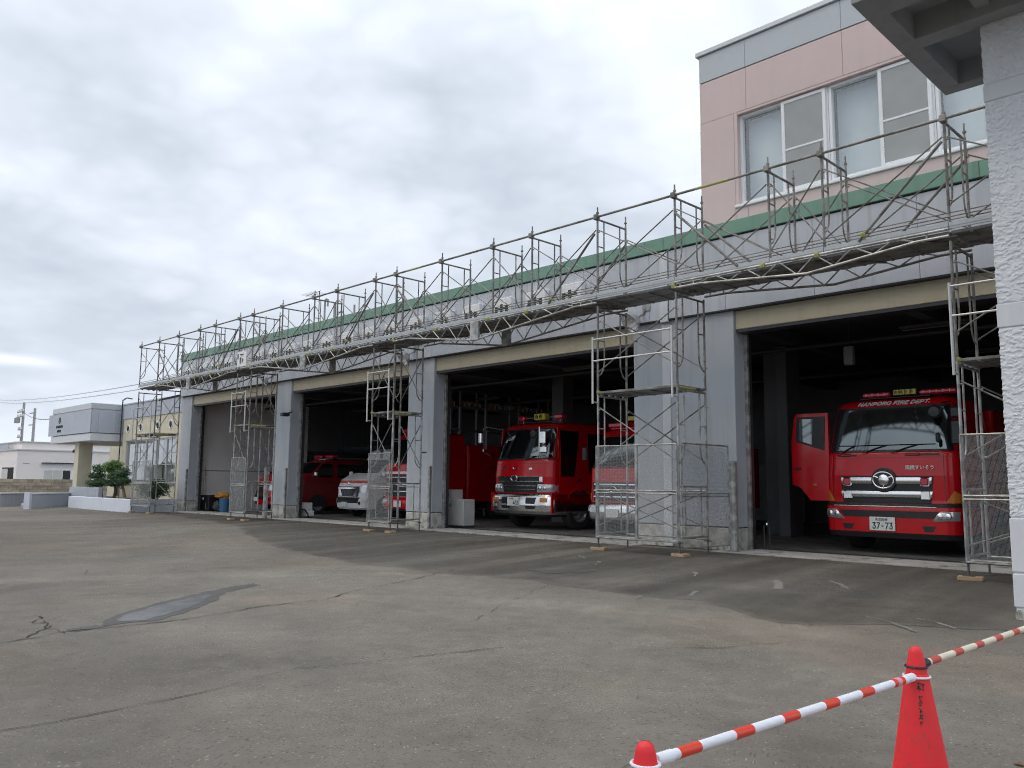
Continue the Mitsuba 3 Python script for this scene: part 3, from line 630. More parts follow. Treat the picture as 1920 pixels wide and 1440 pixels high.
for k in range(5):
    x0 = -8.33 + 1.875 * k; x1 = x0 + 1.865; z0, z1, y = 6.865, 8.775, YO + .10
    mb = MB(); f = .055
    mb.cbox(x0, x0 + f, y, y + .12, z0, z1, .005); mb.cbox(x1 - f, x1, y, y + .12, z0, z1, .005); mb.cbox(x0 + f, x1 - f, y + .001, y + .12, z1 - f, z1, .005); mb.cbox(x0 + f, x1 - f, y + .001, y + .12, z0, z0 + .08, .005)
    w = put('window', mb, 'm_whiteframe', parent=OB)
    xm = (x0 + x1) / 2 + .02
    mb = MB(); mb.add([(x0 + f, y + .075, z0 + .08), (x1 - f, y + .075, z0 + .08), (x1 - f, y + .075, z1 - f), (x0 + f, y + .075, z1 - f)], [[0, 1, 2], [0, 2, 3]]); put('pane', mb, 'm_glass', parent=w)
    mb = MB()
    xx = np.arange(x0 + .02, x1 - .02, .02); yy = y + .34 + .001 * np.sin(xx * 9)
    v = np.vstack([np.c_[xx, yy, xx * 0 + z0], np.c_[xx, yy, xx * 0 + z1]]); n = len(xx); i = np.arange(n - 1)
    mb.add(v, np.vstack([np.stack([i, i + 1, i + 1 + n], 1), np.stack([i, i + 1 + n, i + n], 1)])); put('curtain', mb, 'm_curtain', True, parent=w)
    mb = MB(); e = .065; a, b = xm - .02, x1 - .035
    mb.cbox(a, a + e, y - .045, y - .004, z0 + .03, z1 - .02, .005); mb.cbox(b - e, b, y - .045, y - .004, z0 + .03, z1 - .02, .005)
    mb.cbox(a + e, b - e, y - .044, y - .004, z1 - .02 - e, z1 - .02, .005); mb.cbox(a + e, b - e, y - .044, y - .004, z0 + .03, z0 + .10, .005)
    mb.cbox(a + e, b - e, y - .040, y - .010, z0 + .86, z0 + .90, .004); put('sash', mb, 'm_whiteframe', parent=w)
    mb = MB(); mb.box(a + e, b - e, y - .028, y - .024, z0 + .10, z1 - .085); put('insect_screen', mb, 'm_screen', parent=w)

# ---------------------------------------------------------------- entrance porch on the right
PO = thing('entrance_porch', 'grey textured porch pier carrying a coffered concrete canopy at the right edge', 'porch')
X0, X1, Y0, Y1 = -2.52, -1.0, 9.70, 10.9


def stucco_panel(z0, z1):
    """A face of rough thrown plaster: dabs a few centimetres across, with real relief, wrapped round the pier's edge."""
    us = np.r_[np.arange(-.16, .78, .0062), np.arange(.79, 1.46, .03)]; zs = np.arange(z0, z1 + .001, .0054)
    U, Z = np.meshgrid(us, zs, indexing='ij')
    w1 = meshkit.noise(np.stack([U * 9, Z * 9, U * 0], -1), 11) - .5; w2 = meshkit.noise(np.stack([U * 9, Z * 9, U * 0 + 5], -1), 12) - .5
    q = np.stack([(U + .07 * w1) * 26 + 3 + 1.5 * Z, (Z + .06 * w2) * 38, U * 0], -1)
    n1 = meshkit.noise(q, 3); n2 = meshkit.noise(q * 1.9 + 7, 5); n3 = meshkit.fbm(q * .2, 2, 8)
    h = np.clip((n1 * .56 + n2 * .44 + .22 * (n3 - .5) - .40) * 3.6, 0, 1) * .0105 + .0022 * meshkit.noise(q * 4, 4)
    e = np.minimum(np.minimum(Z - z0, z1 - Z) / .02, 1); h = h * np.clip(e, 0, 1)
    px_ = np.where(U >= 0, X0 + U, X0 - h); py_ = np.where(U >= 0, Y0 - h, Y0 - U * 6)
    px_ = np.where((U >= 0) & (U < .02), X0 + U - h * .5, px_)
    v = np.stack([px_, py_, Z], -1).reshape(-1, 3); m = len(zs)
    i, j = np.meshgrid(np.arange(len(us) - 1), np.arange(m - 1), indexing='ij'); a = (i * m + j).ravel()
    return v, np.vstack([np.stack([a, a + m, a + m + 1], 1), np.stack([a, a + m + 1, a + 1], 1)])


mb = MB(); mb.box(X0 + .004, X1, Y0 + .004, Y1, -.12, 6.54); PI = put('pier', mb, 'm_stuccoflat', parent=PO)
for z0, z1 in ((.93, 2.895), (3.165, 5.395), (5.605, 6.285)):
    mb = MB(); mb.add(*stucco_panel(z0, z1)); put('plaster_panel', mb, 'm_stucco', True, parent=PI)
for z0, z1 in ((2.90, 3.16), (5.40, 5.60), (.375, .925), (.025, .365)):
    mb = MB(); mb.cbox(X0 - .012, X1, Y0 - .012, Y1 + .01, z0 + .004, z1 - .004, .008); put('band', mb, 'm_stuccoflat', parent=PI)
mb = MB(); mb.cbox(X0 - .012, X1, Y0 - .012, Y1, -.14, .015, .03); put('base', mb, 'm_plinth', parent=PI)
mb = MB(); mb.cbox(-2.19, -1.86, Y0 - .06, Y0 - .014, .14, .43, .008); mb.cbox(-2.16, -1.9, Y0 - .075, Y0 - .055, .17, .40, .006); put('wall_box', mb, 'm_darkmetal', parent=PI, label='small dark metal outlet box low on the pier')
ZC = 6.29
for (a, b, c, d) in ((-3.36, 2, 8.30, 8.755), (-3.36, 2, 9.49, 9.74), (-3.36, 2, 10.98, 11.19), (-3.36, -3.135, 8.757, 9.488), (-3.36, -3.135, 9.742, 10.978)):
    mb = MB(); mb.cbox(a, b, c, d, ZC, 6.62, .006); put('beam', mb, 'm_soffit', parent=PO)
for c, d in ((8.757, 9.488), (9.742, 10.978)):
    for a, b in ((-2.5, -2.36), (-.7, -.56)):
        mb = MB(); mb.box(a, b, c, d, ZC + .10, 6.62); put('rib', mb, 'm_soffit', parent=PO)
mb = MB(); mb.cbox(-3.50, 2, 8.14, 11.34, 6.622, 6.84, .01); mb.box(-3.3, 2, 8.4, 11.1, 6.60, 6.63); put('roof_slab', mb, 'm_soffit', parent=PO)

# ---------------------------------------------------------------- scaffold
YA, YB = 12.46, 13.37
ZD = 4.86           # walking level
R = .0215


def frame_mesh(X, z0, z1, top=True):
    mb = MB()
    for y in (YA, YB): mb.tube((X, y, z0), (X, y, z1), R, 8)
    zt = z1 - .05
    mb.tube((X, YA, zt), (X, YB, zt), R * .95, 8)
    for y, s in ((YA, 1), (YB, -1)):
        yi = y + s * .20
        zb = z0 + .62
        mb.tube((X, yi, zt), (X, yi, zb), .015, 6)
        mb.path([(X, yi, zb), (X, yi - s * .03, zb - .13), (X, yi - s * .10, zb - .23), (X, y, zb - .28)], .0135, 6)
        for z in (z0 + 1.05,): mb.tube((X, y, z), (X, yi, z), .012, 6)
    for y in (YA, YB):
        mb.tube((X, y, z0 - .0), (X, y, z0 + .07), R * 1.3, 8)
        for z in (z0 + .42, z1 - .32): mb.tube((X + .02, y, z), (X + .055, y, z), .012, 6)
    return mb


def pins(X, tall=(.17, .17)):
    mb = MB()
    for y, t in zip((YA, YB), tall):
        mb.tube((X, y, 6.53), (X, y, 6.53 + t), .014, 7); mb.tube((X, y, 6.60), (X, y, 6.625), .03, 8)
    return mb


def xbrace(xa, xb, z0, z1, y):
    mb = MB()
    mb.tube((xa + .03, y - .012, z0), (xb - .03, y - .012, z1), .0125, 6); mb.tube((xa + .03, y + .012, z1), (xb - .03, y + .012, z0), .0125, 6)
    c = (xa + xb) / 2
    mb.tube((c, y - .03, (z0 + z1) / 2), (c, y + .03, (z0 + z1) / 2), .012, 6)
    return mb


def planks(xa, xb, z, parent, n=2):
    w = (YB - YA - .02) / n
    for k in range(n):
        y0 = YA + .01 + k * w
        mb = MB(); mb.cbox(xa + .01, xb - .01, y0 + .006, y0 + w - .006, z - .045, z, .006)
        for x in np.arange(xa + .25, xb - .1, .45): mb.box(x, x + .04, y0 + .02, y0 + w - .02, z - .058, z - .046)
        for x in (xa + .01, xb - .05):
            for yy in (y0 + .08, y0 + w - .12): mb.box(x - .03, x + .06, yy, yy + .04, z - .075, z - .01)
        put('plank', mb, 'm_plank', parent=parent)


def clamp(parent, x, y, z, s=1.0):
    s *= .75
    mb = MB(); mb.cbox(x - .045 * s, x + .045 * s, y - .045, y + .03, z - .055 * s, z + .055 * s, .008); mb.tube((x, y - .07, z), (x, y + .03, z), .012, 6)
    put('clamp', mb, 'm_tape', parent=parent)


def mesh_panel(parent, p, u, w, z0, z1, mid=True, post=False):
    """Framed wire mesh sheet from p along u (unit, horizontal) for w metres."""
    p, u = np.array([*p, 0.0]), np.array([*u, 0.0])
    at = lambda s, z: p + u * s + [0, 0, z]
    mb = MB(); r = .0135
    mb.path([at(0, z0), at(0, z1), at(w, z1), at(w, z0), at(0, z0)], r, 7)
    zs = [z0, z1]
    if mid:
        zm = (z0 + z1) / 2
        mb.tube(at(0, zm - .02), at(w, zm - .02), r, 7); mb.tube(at(0, zm + .03), at(w, zm + .03), r, 7)
    if post: mb.tube(at(w * post, z0), at(w * post, z1), .03, 8)
    k = put('mesh_panel', mb, 'm_steel2', parent=parent)
    mw = MB(); hw = .00125
    nrm = np.cross(u, [0, 0, 1.0])
    for s in np.arange(.02, w - .01, .0145):
        a, b = at(s, z0), at(s, z1); d = u * hw
        mw.add([a - d, a + d, b + d, b - d], [[0, 1, 2], [0, 2, 3]])
    for z in np.arange(z0 + .02, z1 - .01, .0145):
        a, b = at(0, z) + nrm * .002, at(w, z) + nrm * .002; d = np.array([0, 0, hw])
        mw.add([a - d, b - d, b + d, a + d], [[0, 1, 2], [0, 2, 3]])
    put('mesh', mw, 'm_wirem', parent=k, kind='stuff')
    return k


scene['m_wirem'] = {'type': 'twosided', 'bsdf': {'type': 'principled', 'base_color': rgb(.30, .31, .31), 'roughness': .5, 'metallic': .3}}


def guard_frame(parent, xa, xb):
    y = 12.30
    mb = MB()
    for x in (xa, xb):
        mb.tube((x, y, 2.77), (x, y, 4.07), .021, 8); mb.tube((x, y, 2.80), (x, YA, 2.80), .014, 6); mb.tube((x, y, 3.6), (x, YA, 3.6), .012, 6)
    for z in (3.60, 4.02): mb.tube((xa, y, z), (xb, y, z), .0155, 7)
    put('guard_frame', mb, 'm_guard', parent=parent)


def toe_and_rails(parent, xa, xb):
    mb = MB(); mb.cbox(xa + .004, xb - .004, YA - .045, YA - .025, ZD + .012, ZD + .112, .004); mb.box(xa + .004, xb - .004, YA - .053, YA - .046, ZD + .052, ZD + .062)
    put('toe_board', mb, 'm_toe', parent=parent)
    mb = MB(); mb.tube((xa, YA - .03, ZD + .195), (xb, YA - .03, ZD + .195), .010, 6); put('guard_rail', mb, 'm_steel', parent=parent)
    for z in (5.29, 5.40):
        mb = MB(); mb.tube((xa, YB, z), (xb, YB, z + .004), .009, 6); put('guard_rail', mb, 'm_steel', parent=parent)


def top_rail(parent, xa, xb, tape=False):
    mb = MB(); mb.tube((xa - .02, YA - .045, 6.515), (xb + .02, YA - .045, 6.515), .0243, 8); put('top_rail', mb, 'm_steel', parent=parent)
    if tape:
        c = xa + .45 * (xb - xa); mb = MB(); mb.tube((c - .35, YA - .045, 6.515), (c + .3, YA - .045, 6.515), .0253, 8); put('tape_band', mb, 'm_tape', parent=parent)


def coupler(parent, X):
    mb = MB(); mb.cbox(X - .045, X + .045, YA - .09, YA + .03, 6.46, 6.57, .012); put('coupler', mb, 'm_steel', parent=parent)


def raker(parent, xa, za, xb, zb, y, yellow=True):
    mb = MB(); mb.tube((xa, y, za), (xb, y, zb), .0235, 8); put('raker', mb, 'm_steel', parent=parent)
    if yellow:
        f = .93; clamp(parent, xa + (xb - xa) * f, y - .01, za + (zb - za) * f, .9)


TOWERS = [(-3.78, -1.95), (-10.24, -8.41), (-17.78, -16.87), (-25.38, -24.44), (-33.76, -31.98)]
TL = ['scaffold tower half hidden by the porch pier beside the largest truck',
      'wide scaffold tower in front of the double pillar',
      'narrow scaffold tower in front of the white van',
      'narrow scaffold tower in front of the bay with the grey inner wall',
      'scaffold tower standing against the planter at the far end of the garage']
jacks = []
for (xa, xb), lab in zip(TOWERS, TL):
    t = thing('scaffold_tower', lab, 'scaffold', 'scaffold towers along the garage front')
    wide = xb - xa > 1.2
    for x in (xa, xb):
        for z0, z1 in ((.24, 1.25), (1.25, 2.98), (2.98, 4.71)):
            if z0 < 1:
                mb = MB()
                for y in (YA, YB): mb.tube((x, y, z0), (x, y, z1), R, 8)
                mb.tube((x, YA, 1.2), (x, YB, 1.2), R * .9, 8); mb.tube((x, YA, .30), (x, YB, .30), R * .8, 8)
                for y, s in ((YA, .2), (YB, -.2)): mb.tube((x, y + s, .32), (x, y + s, 1.2), .0135, 6)
            else: mb = frame_mesh(x, z0, z1)
            put('frame', mb, 'm_steel2' if z0 < 2 else 'm_steel', parent=t)
        put('frame', frame_mesh(x, ZD + .02, 6.53), 'm_steel', parent=t)
        put('spigot', pins(x, (.20, .22)), 'm_steel', parent=t)
        coupler(t, x)
        for y in (YA, YB):
            gz = float(g(x, y)) + (.06 if y == YA else .004); jacks.append((x, y, gz, lab))
            mb = MB(); mb.tube((x, y, gz), (x, y, .4), .016, 8); mb.cbox(x - .07, x + .07, y - .07, y + .07, gz, gz + .008, .003); mb.tube((x, y, .20), (x, y, .235), .034, 8); mb.tube((x - .08, y, .217), (x + .08, y, .217), .009, 6)
            put('jack_base', mb, 'm_grate', parent=t)
    for y in (YA, YB):
        for z0, z1 in ((.45, 1.1), (1.65, 2.7), (3.4, 4.42), (5.25, 6.25)):
            if z0 < 1 and not wide: continue
            put('cross_brace', xbrace(xa, xb, z0, z1, y), 'm_steel', parent=t)
        for z in (.25, 1.12):
            mb = MB(); mb.tube((xa, y, z), (xb, y, z), .019, 7); put('ledger', mb, 'm_steel2', parent=t)
    planks(xa, xb, 3.02, t); planks(xa, xb, ZD, t)
    guard_frame(t, xa, xb)
    toe_and_rails(t, xa, xb); top_rail(t, xa, xb, False)
    mesh_panel(t, (xa + .0, YA - .06), (1, 0), xb - xa, .23, 1.95, post=.52 if xa == -10.24 else False)
    if xa == -10.24:
        mesh_panel(t, (xb + .03, YA + .06), (0.02, 1), 1.50, .12, 1.97, mid=True)
    if xa == -17.78:
        mb = MB(); mb.tube((xb, YB, 2.0), (xb, YB + .18, 2.0), .022, 7); put('ledger', mb, 'm_steel', parent=t)
    if xa == -33.76:
        mb = MB(); mb.tube((xa - .3, 13.4, 4.47), (xb - .1, 13.4, 4.52), .045, 8); put('putlog', mb, 'm_darkmetal', parent=t)
    clamp(t, xa + .03, YA, 3.0, .7); clamp(t, xb - .03, YA - .01, 4.82, 1.1)
    for x in (xb,):
        mb = MB(); mb.tube((x, YA + .05, 2.975), (x, YB - .35, 2.975), R * 1.12, 8); put('tape_band', mb, 'm_tape', parent=t)

SPANS = [([-8.41, -6.545, -5.615, -3.78], -5.9, 4.60, 'scaffold walkway on trusses across the bay nearest the porch pier'),
         ([-16.87, -15.06, -13.26, -12.05, -10.24], -13.8, 4.45, 'scaffold walkway on trusses above the bay of the two facing fire trucks'),
         ([-24.44, -22.62, -20.80, -19.59, -17.78], -21.25, 4.45, 'scaffold walkway on trusses above the bay of the white van'),
         ([-31.98, -30.18, -28.38, -27.16, -25.38], -29.05, 4.46, 'scaffold walkway on trusses above the bay with the grey inner wall')]
for xsn, xc, zc, lab in SPANS:
    t = thing('scaffold_walkway', lab, 'scaffold', 'scaffold walkways joining the towers')
    x0, x1 = xsn[0], xsn[-1]
    for x in xsn[1:-1]:
        put('frame', frame_mesh(x, ZD + .02, 6.53), 'm_steel', parent=t); put('spigot', pins(x, (.20, .22)), 'm_steel', parent=t); coupler(t, x)
    for k, (a, b) in enumerate(zip(xsn[:-1], xsn[1:])):
        for y in (YA, YB): put('cross_brace', xbrace(a, b, 5.12, 6.26, y), 'm_steel', parent=t)
        planks(a, b, ZD, t); toe_and_rails(t, a, b); top_rail(t, a, b, k == 0)
    for y in (YA, YB):
        mb = MB(); zu, zl = 4.895 - .02, 4.775
        dx = .62 if x1 - x0 > 5 else .5
        xs1, xs2 = x0 + dx, x1 - dx * .9
        def low(x): return np.interp(x, [x0, xs1, xc, xs2, x1], [zl, zl, zc, zl, zl])
        yy = y - .045 if y == YA else y + .045
        mb.tube((x0, yy, zu), (x1, yy, zu), .0215, 8)
        mb.path([(x, yy, float(low(x))) for x in (x0, xs1, xc, xs2, x1)], .0215, 8)
        n = int(round((xs2 - xs1) / .62)) * 2
        q = np.linspace(xs1, xs2, n + 1)
        for i in range(n):
            a, b = q[i], q[i + 1]
            za, zb = (low(a), zu) if i % 2 == 0 else (zu, low(b))
            mb.tube((a, yy, float(za)), (b, yy, float(zb)), .0125, 6)
        for x in np.r_[np.arange(x0 + .12, xs1, .28), np.arange(xs2 + .15, x1 - .05, .28)]: mb.tube((x, yy, zl), (x, yy, zu), .013, 6)
        tr = put('truss', mb, 'm_steel2' if y == YA else 'm_steel', parent=t)
        if x1 - x0 > 5:
            mb = MB(); mb.cbox(xc - .14, xc + .14, yy - .03, yy + .03, zc - .01, zu + .0, .006)
            for zz in np.linspace(zc + .08, zu - .08, 4):
                for q2 in (-.05, .05): mb.tube((xc + q2, yy - .036, zz), (xc + q2, yy - .028, zz), .014, 6)
            put('splice_plate', mb, 'm_steel2' if y == YA else 'm_steel', parent=tr)
    for x in np.arange(x0 + .9, x1 - .5, 1.6):
        mb = MB(); mb.tube((x, YA, 4.80), (x + .9, YB, 4.80), .015, 6); put('deck_brace', mb, 'm_steel', parent=t)
    raker(t, x0 + .03, 6.18, x0 + 1.28, 4.95, YA - .05, False); raker(t, x1 - .03, 6.18, x1 - 1.28, 4.95, YA - .05)
    raker(t, x0 + .03, 6.18, x0 + 1.28, 4.98, YB + .05, False); raker(t, x1 - .03, 6.18, x1 - 1.28, 4.98, YB + .05, False)
    for x in xsn[1:-1]:
        clamp(t, x - .1, YA - .06, 4.86, 1.0)
# mesh banner hanging on the walkway rail
mb = MB()
xx = np.linspace(-25.36, -24.75, 9); yy = YA - .06 + .012 * np.sin(xx * 21)
v = np.vstack([np.c_[xx, yy, xx * 0 + 4.90], np.c_[xx, yy, xx * 0 + 5.40], np.c_[xx, yy + .006, xx * 0 + 4.90], np.c_[xx, yy + .006, xx * 0 + 5.40]]); n = 9; i = np.arange(n - 1)
mb.add(v, np.vstack([np.stack([i, i + 1, i + 1 + n], 1), np.stack([i, i + 1 + n, i + n], 1), np.stack([i + 2 * n, i + 1 + 3 * n, i + 1 + 2 * n], 1), np.stack([i + 2 * n, i + 3 * n, i + 1 + 3 * n], 1)]))
b = thing('safety_banner', 'small white safety banner tied to the scaffold rail', 'banner'); put('cloth', mb, 'm_white', parent=b)
mb = MB()
for (a, c, z0, z1) in ((-25.28, -25.24, 5.15, 5.32), (-25.12, -24.9, 5.27, 5.30), (-25.12, -25.08, 5.0, 5.2), (-24.95, -24.91, 5.02, 5.15)): mb.box(a, c, YA - .085, YA - .075, z0, z1)
put('print', mb, 'm_ink', parent=b)

# wooden blocks under the jacks
WN = ['porch pier', 'double pillar', 'white van', 'grey inner wall', 'planter']
for ti, (xa, xb) in enumerate(TOWERS):
    for s, x in (('first', xa), ('second', xb)):
        mb = MB(); a = rng.uniform(-.25, .25); c, s_ = math.cos(a), math.sin(a)
        z0 = float(g(x, YA)) + .003
        mb.cbox(-.15, .15, -.09, .09, 0, .057, .006)
        v, f = mb.arrays(); v = np.c_[v[:, 0] * c - v[:, 1] * s_ + x + .02, v[:, 0] * s_ + v[:, 1] * c + YA, v[:, 2] + z0]
        mb = MB(); mb.add(v, f)
        put('wood_block', mb, 'm_wood', label='flat wooden block under the %s jack of the scaffold tower by the %s' % ('outer' if x == xa else 'inner', WN[ti]), category='wood block', group='wooden blocks under the scaffold jacks')

# ---------------------------------------------------------------- vehicles
class Cab:
    """A cab body: front profile y(z), half width hw(z), rounded front corners; local x right, y back, z up; placed at (ox, oy)."""

    def __init__(s, ox, oy, prof, rad, rear, crown=.05):
        s.M = np.eye(4); s.M[:3, 3] = (ox, oy, 0)
        s.pz, s.py, s.ph = (np.array(a, float) for a in zip(*prof)); s.rad, s.rear, s.crown = rad, rear, crown

    def hw(s, z): return np.interp(z, s.pz, s.ph)

    def y(s, x, z):
        h = s.hw(z); d = np.clip(np.abs(x) - (h - s.rad), 0, s.rad)
        return np.interp(z, s.pz, s.py) + s.crown * (x / h) ** 2 + s.rad - np.sqrt(np.maximum(s.rad ** 2 - d ** 2, 0))

    def body(s, z0, z1, nz=None):
        zs = np.unique(np.r_[np.linspace(z0, z1, nz or max(3, int((z1 - z0) / .06))), [z for z in s.pz if z0 < z < z1]])
        rings = []
        for z in zs:
            h = s.hw(z); k = np.linspace(-1, 1, 13)
            t = np.linspace(0, np.pi / 2, 8)[1:]
            xin = k * (h - s.rad)
            xc = (h - s.rad) + s.rad * np.sin(t)
            x = np.r_[-xc[::-1], xin, xc]
            y = s.y(x, np.full_like(x, z))
            x = np.r_[x, h, h - .04, -h + .04, -h]; y = np.r_[y, s.rear - .04, s.rear, s.rear, s.rear - .04]
            rings.append(np.stack([x, np.minimum(y, s.rear), np.full_like(x, z)], 1))
        n = len(rings[0]); v = np.vstack(rings); f = []
        i = np.arange(n); j = (i + 1) % n
        for k in range(len(zs) - 1):
            a, b = k * n, (k + 1) * n
            f += [np.stack([a + i, a + j, b + j], 1), np.stack([a + i, b + j, b + i], 1)]
        top = len(v); v = np.vstack([v, rings[-1].mean(0), rings[0].mean(0)])
        o = (len(zs) - 1) * n
        f += [np.stack([o + i, o + j, i * 0 + top], 1), np.stack([j, i, i * 0 + top + 1], 1)]
        return MB(s.M).add(v, np.vstack(f))

    def _shell(s, mb, Pf, Pb, nu, nv):
        a = (np.arange(nu - 1)[:, None] * nv + np.arange(nv - 1)[None]).ravel()
        q = np.vstack([np.stack([a, a + nv, a + nv + 1], 1), np.stack([a, a + nv + 1, a + 1], 1)])
        idx = np.arange(nu * nv).reshape(nu, nv)
        rim = np.r_[idx[:, 0], idx[-1, 1:], idx[-2::-1, -1], idx[0, -2:0:-1]]
        r2 = np.roll(rim, -1); N = nu * nv
        sk = np.vstack([np.stack([rim, rim + N, r2 + N], 1), np.stack([rim, r2 + N, r2], 1)])
        return mb.add(np.vstack([Pf, Pb]), np.vstack([q, sk]))

    def patch(s, BL, BR, TR, TL, off=.012, thick=.03, nu=14, nv=8, mb=None, bulge=0.0):
        """A panel lying off the front by 'off'; corners (x, z)."""
        mb = mb or MB(s.M)
        u, w = np.meshgrid(np.linspace(0, 1, nu), np.linspace(0, 1, nv), indexing='ij')
        c = [np.array(a, float) for a in (BL, BR, TR, TL)]
        X, Z = (((1 - u) * (1 - w) * c[0][k] + u * (1 - w) * c[1][k] + u * w * c[2][k] + (1 - u) * w * c[3][k]).ravel() for k in (0, 1))
        Y = s.y(X, Z) - bulge * (1 - (2 * w.ravel() - 1) ** 2)
        return s._shell(mb, np.stack([X, Y - off, Z], 1), np.stack([X, Y - off + thick, Z], 1), nu, nv)

    def side(s, sg, BL, BR, TR, TL, off=.012, thick=.03, nu=8, nv=8, mb=None):
        """A panel on the side sg (+1 right, -1 left); corners (y, z)."""
        mb = mb or MB(s.M)
        u, w = np.meshgrid(np.linspace(0, 1, nu), np.linspace(0, 1, nv), indexing='ij')
        c = [np.array(a, float) for a in (BL, BR, TR, TL)]
        Y, Z = (((1 - u) * (1 - w) * c[0][k] + u * (1 - w) * c[1][k] + u * w * c[2][k] + (1 - u) * w * c[3][k]).ravel() for k in (0, 1))
        X = sg * (s.hw(Z) + off); Xb = X - sg * thick
        return s._shell(mb, np.stack([X, Y, Z], 1), np.stack([Xb, Y, Z], 1), nu, nv)

    def pbox(s, x0, x1, z0, z1, off, thick=.05, c=.01, mb=None):
        mb = mb or MB(s.M)
        xm = (x0 + x1) / 2; y = float(s.y(np.array(xm), np.array((z0 + z1) / 2)))
        return mb.cbox(x0, x1, y - off, y - off + thick, z0, z1, c)

    def disc(s, x, z, r, off, thick=.03, n=20, mb=None, dome=0):
        mb = mb or MB(s.M); y = float(s.y(np.array(x), np.array(z)))
        prof = [(0.001, -off - dome)] + ([(r * .5, -off - dome * .8)] if dome else []) + [(r * .92, -off), (r, -off + .008), (r, -off + thick)]
        return mb.revolve(prof, (x, y, z), 'y', n)

    def pt(s, x, z, off): return np.array([x, float(s.y(np.array(x), np.array(z))) - off, z]) + s.M[:3, 3]


def wheel(parent, c, r, w, sg, dark=False):
    x, y, z = c
    prof = [(r * .60, -w / 2), (r * .93, -w / 2), (r, -w * .36), (r, w * .36), (r * .93, w / 2), (r * .60, w / 2)]
    k = put('wheel', MB().revolve(prof, c, 'x', 28), 'm_rubber', 35, parent=parent)
    mb = MB().revolve([(r * .62, sg * w * .46), (r * .56, sg * w * .44), (r * .5, sg * w * .25), (r * .27, sg * w * .28), (r * .24, sg * w * .44), (.001, sg * w * .46)], c, 'x', 24)
    put('rim', mb, 'm_darkmetal' if dark else 'm_aluminium', 35, parent=k)
    mb = MB()
    for a in np.arange(10) * 2 * np.pi / 10:
        p = np.array(c) + [sg * w * .27, math.cos(a) * r * .36, math.sin(a) * r * .36]; mb.tube(p, p + [sg * .035, 0, 0], .014, 6)
    put('wheel_nut', mb, 'm_chrome', parent=k, kind='stuff')


def plate(parent, cab, x, z, w, h, off, text, small):
    k = put('number_plate', cab.pbox(x - w / 2, x + w / 2, z - h / 2, z + h / 2, off, .02, .006), 'm_plate', parent=parent, label='white number plate with dark green characters')
    if text:
        y = cab.pt(x, z, off + .001)
        mb = MB(); latin(mb, text, h * .46, (y[0] - w * (.40 if len(text) > 3 else -.02), y[1], z - h * .36), (1, 0, 0), (0, 0, 1), .004, True, 0, w * .80 / (5 * h * .46 * .86))
        glyphs(mb, small, h * .20, (y[0] - w * .26, y[1], z + h * .22), (1, 0, 0), (0, 0, 1), .004)
        put('characters', mb, 'm_ink', parent=k)


def wipers(parent, cab, rows):
    for (x0, z0, x1, z1) in rows:
        mb = MB(); n = 8
        pts = [cab.pt(x0 + (x1 - x0) * t, z0 + (z1 - z0) * t ** .8, .035) for t in np.linspace(0, 1, n)]
        mb.path(pts, .011, 5)
        e = [cab.pt(x1 + d, z1 + .02 * abs(d), .025) for d in np.linspace(-.32, .30, 7)]; mb.path(e, .010, 5)
        put('wiper', mb, 'm_black', parent=parent)


# ---- the large water tender, right-hand bay
t = thing('fire_truck', 'large red fire truck with its cab door open and FIRE DEPT lettering over the windscreen', 'fire truck')
C = Cab(-6.10, 15.7, [(.30, .03, 1.18), (.40, .0, 1.20), (.86, .0, 1.22), (.95, .07, 1.21), (1.45, .06, 1.21), (1.84, .10, 1.20), (1.90, .14, 1.19), (2.70, .36, 1.10), (2.76, .38, 1.09), (2.84, .46, 1.06), (2.90, .62, .98), (2.93, .9, .90)], .24, 2.15, .07)
put('cab', C.body(.94, 2.93), 'm_red', 32, parent=t)
put('bumper', C.body(.40, .865), 'm_red', 32, parent=t)
mb = C.body(.30, .398); put('skirt', mb, 'm_black', parent=t)
put('bumper_slot', C.patch((-.80, .675), (.80, .675), (.92, .795), (-.90, .795), .010), 'm_black', 30, parent=t)
put('gap_panel', C.body(.866, .938), 'm_black', parent=t)
mb = MB(C.M)
for q in np.linspace(-.98, .86, 12)[:-1]:
    mb.tube(C.pt(q, .872, .012) - C.M[:3, 3], C.pt(q + .17, .872, .012) - C.M[:3, 3], .011, 6)
put('trim_strip', mb, 'm_aluminium', parent=t)
for sg in (-1, 1):
    mb = C.patch((sg * .79, .625), (sg * 1.19, .645), (sg * 1.20, .80), (sg * .93, .805), .016, .03, bulge=.03); hl = put('headlight', mb, 'm_lens', 30, parent=t)
    for q in (.92, 1.05): put('reflector', C.disc(sg * q, .72, .055, .05, .03, 16, dome=.012), 'm_chrome', 30, parent=hl)
    mb = C.patch((sg * .65, .44), (sg * .79, .44), (sg * .84, .54), (sg * .61, .54), .006, .02, 4, 4); put('tow_recess', mb, 'm_black', parent=t)
    mb = C.patch((sg * 1.0, .955), (sg * 1.20, .955), (sg * 1.205, 1.10), (sg * 1.13, 1.17), .012, .03); put('corner_lamp', mb, 'm_amber', 30, parent=t)
put('grille', C.patch((-.83, .945), (.76, .945), (.82, 1.43), (-.86, 1.43), .010), 'm_black', 30, parent=t)
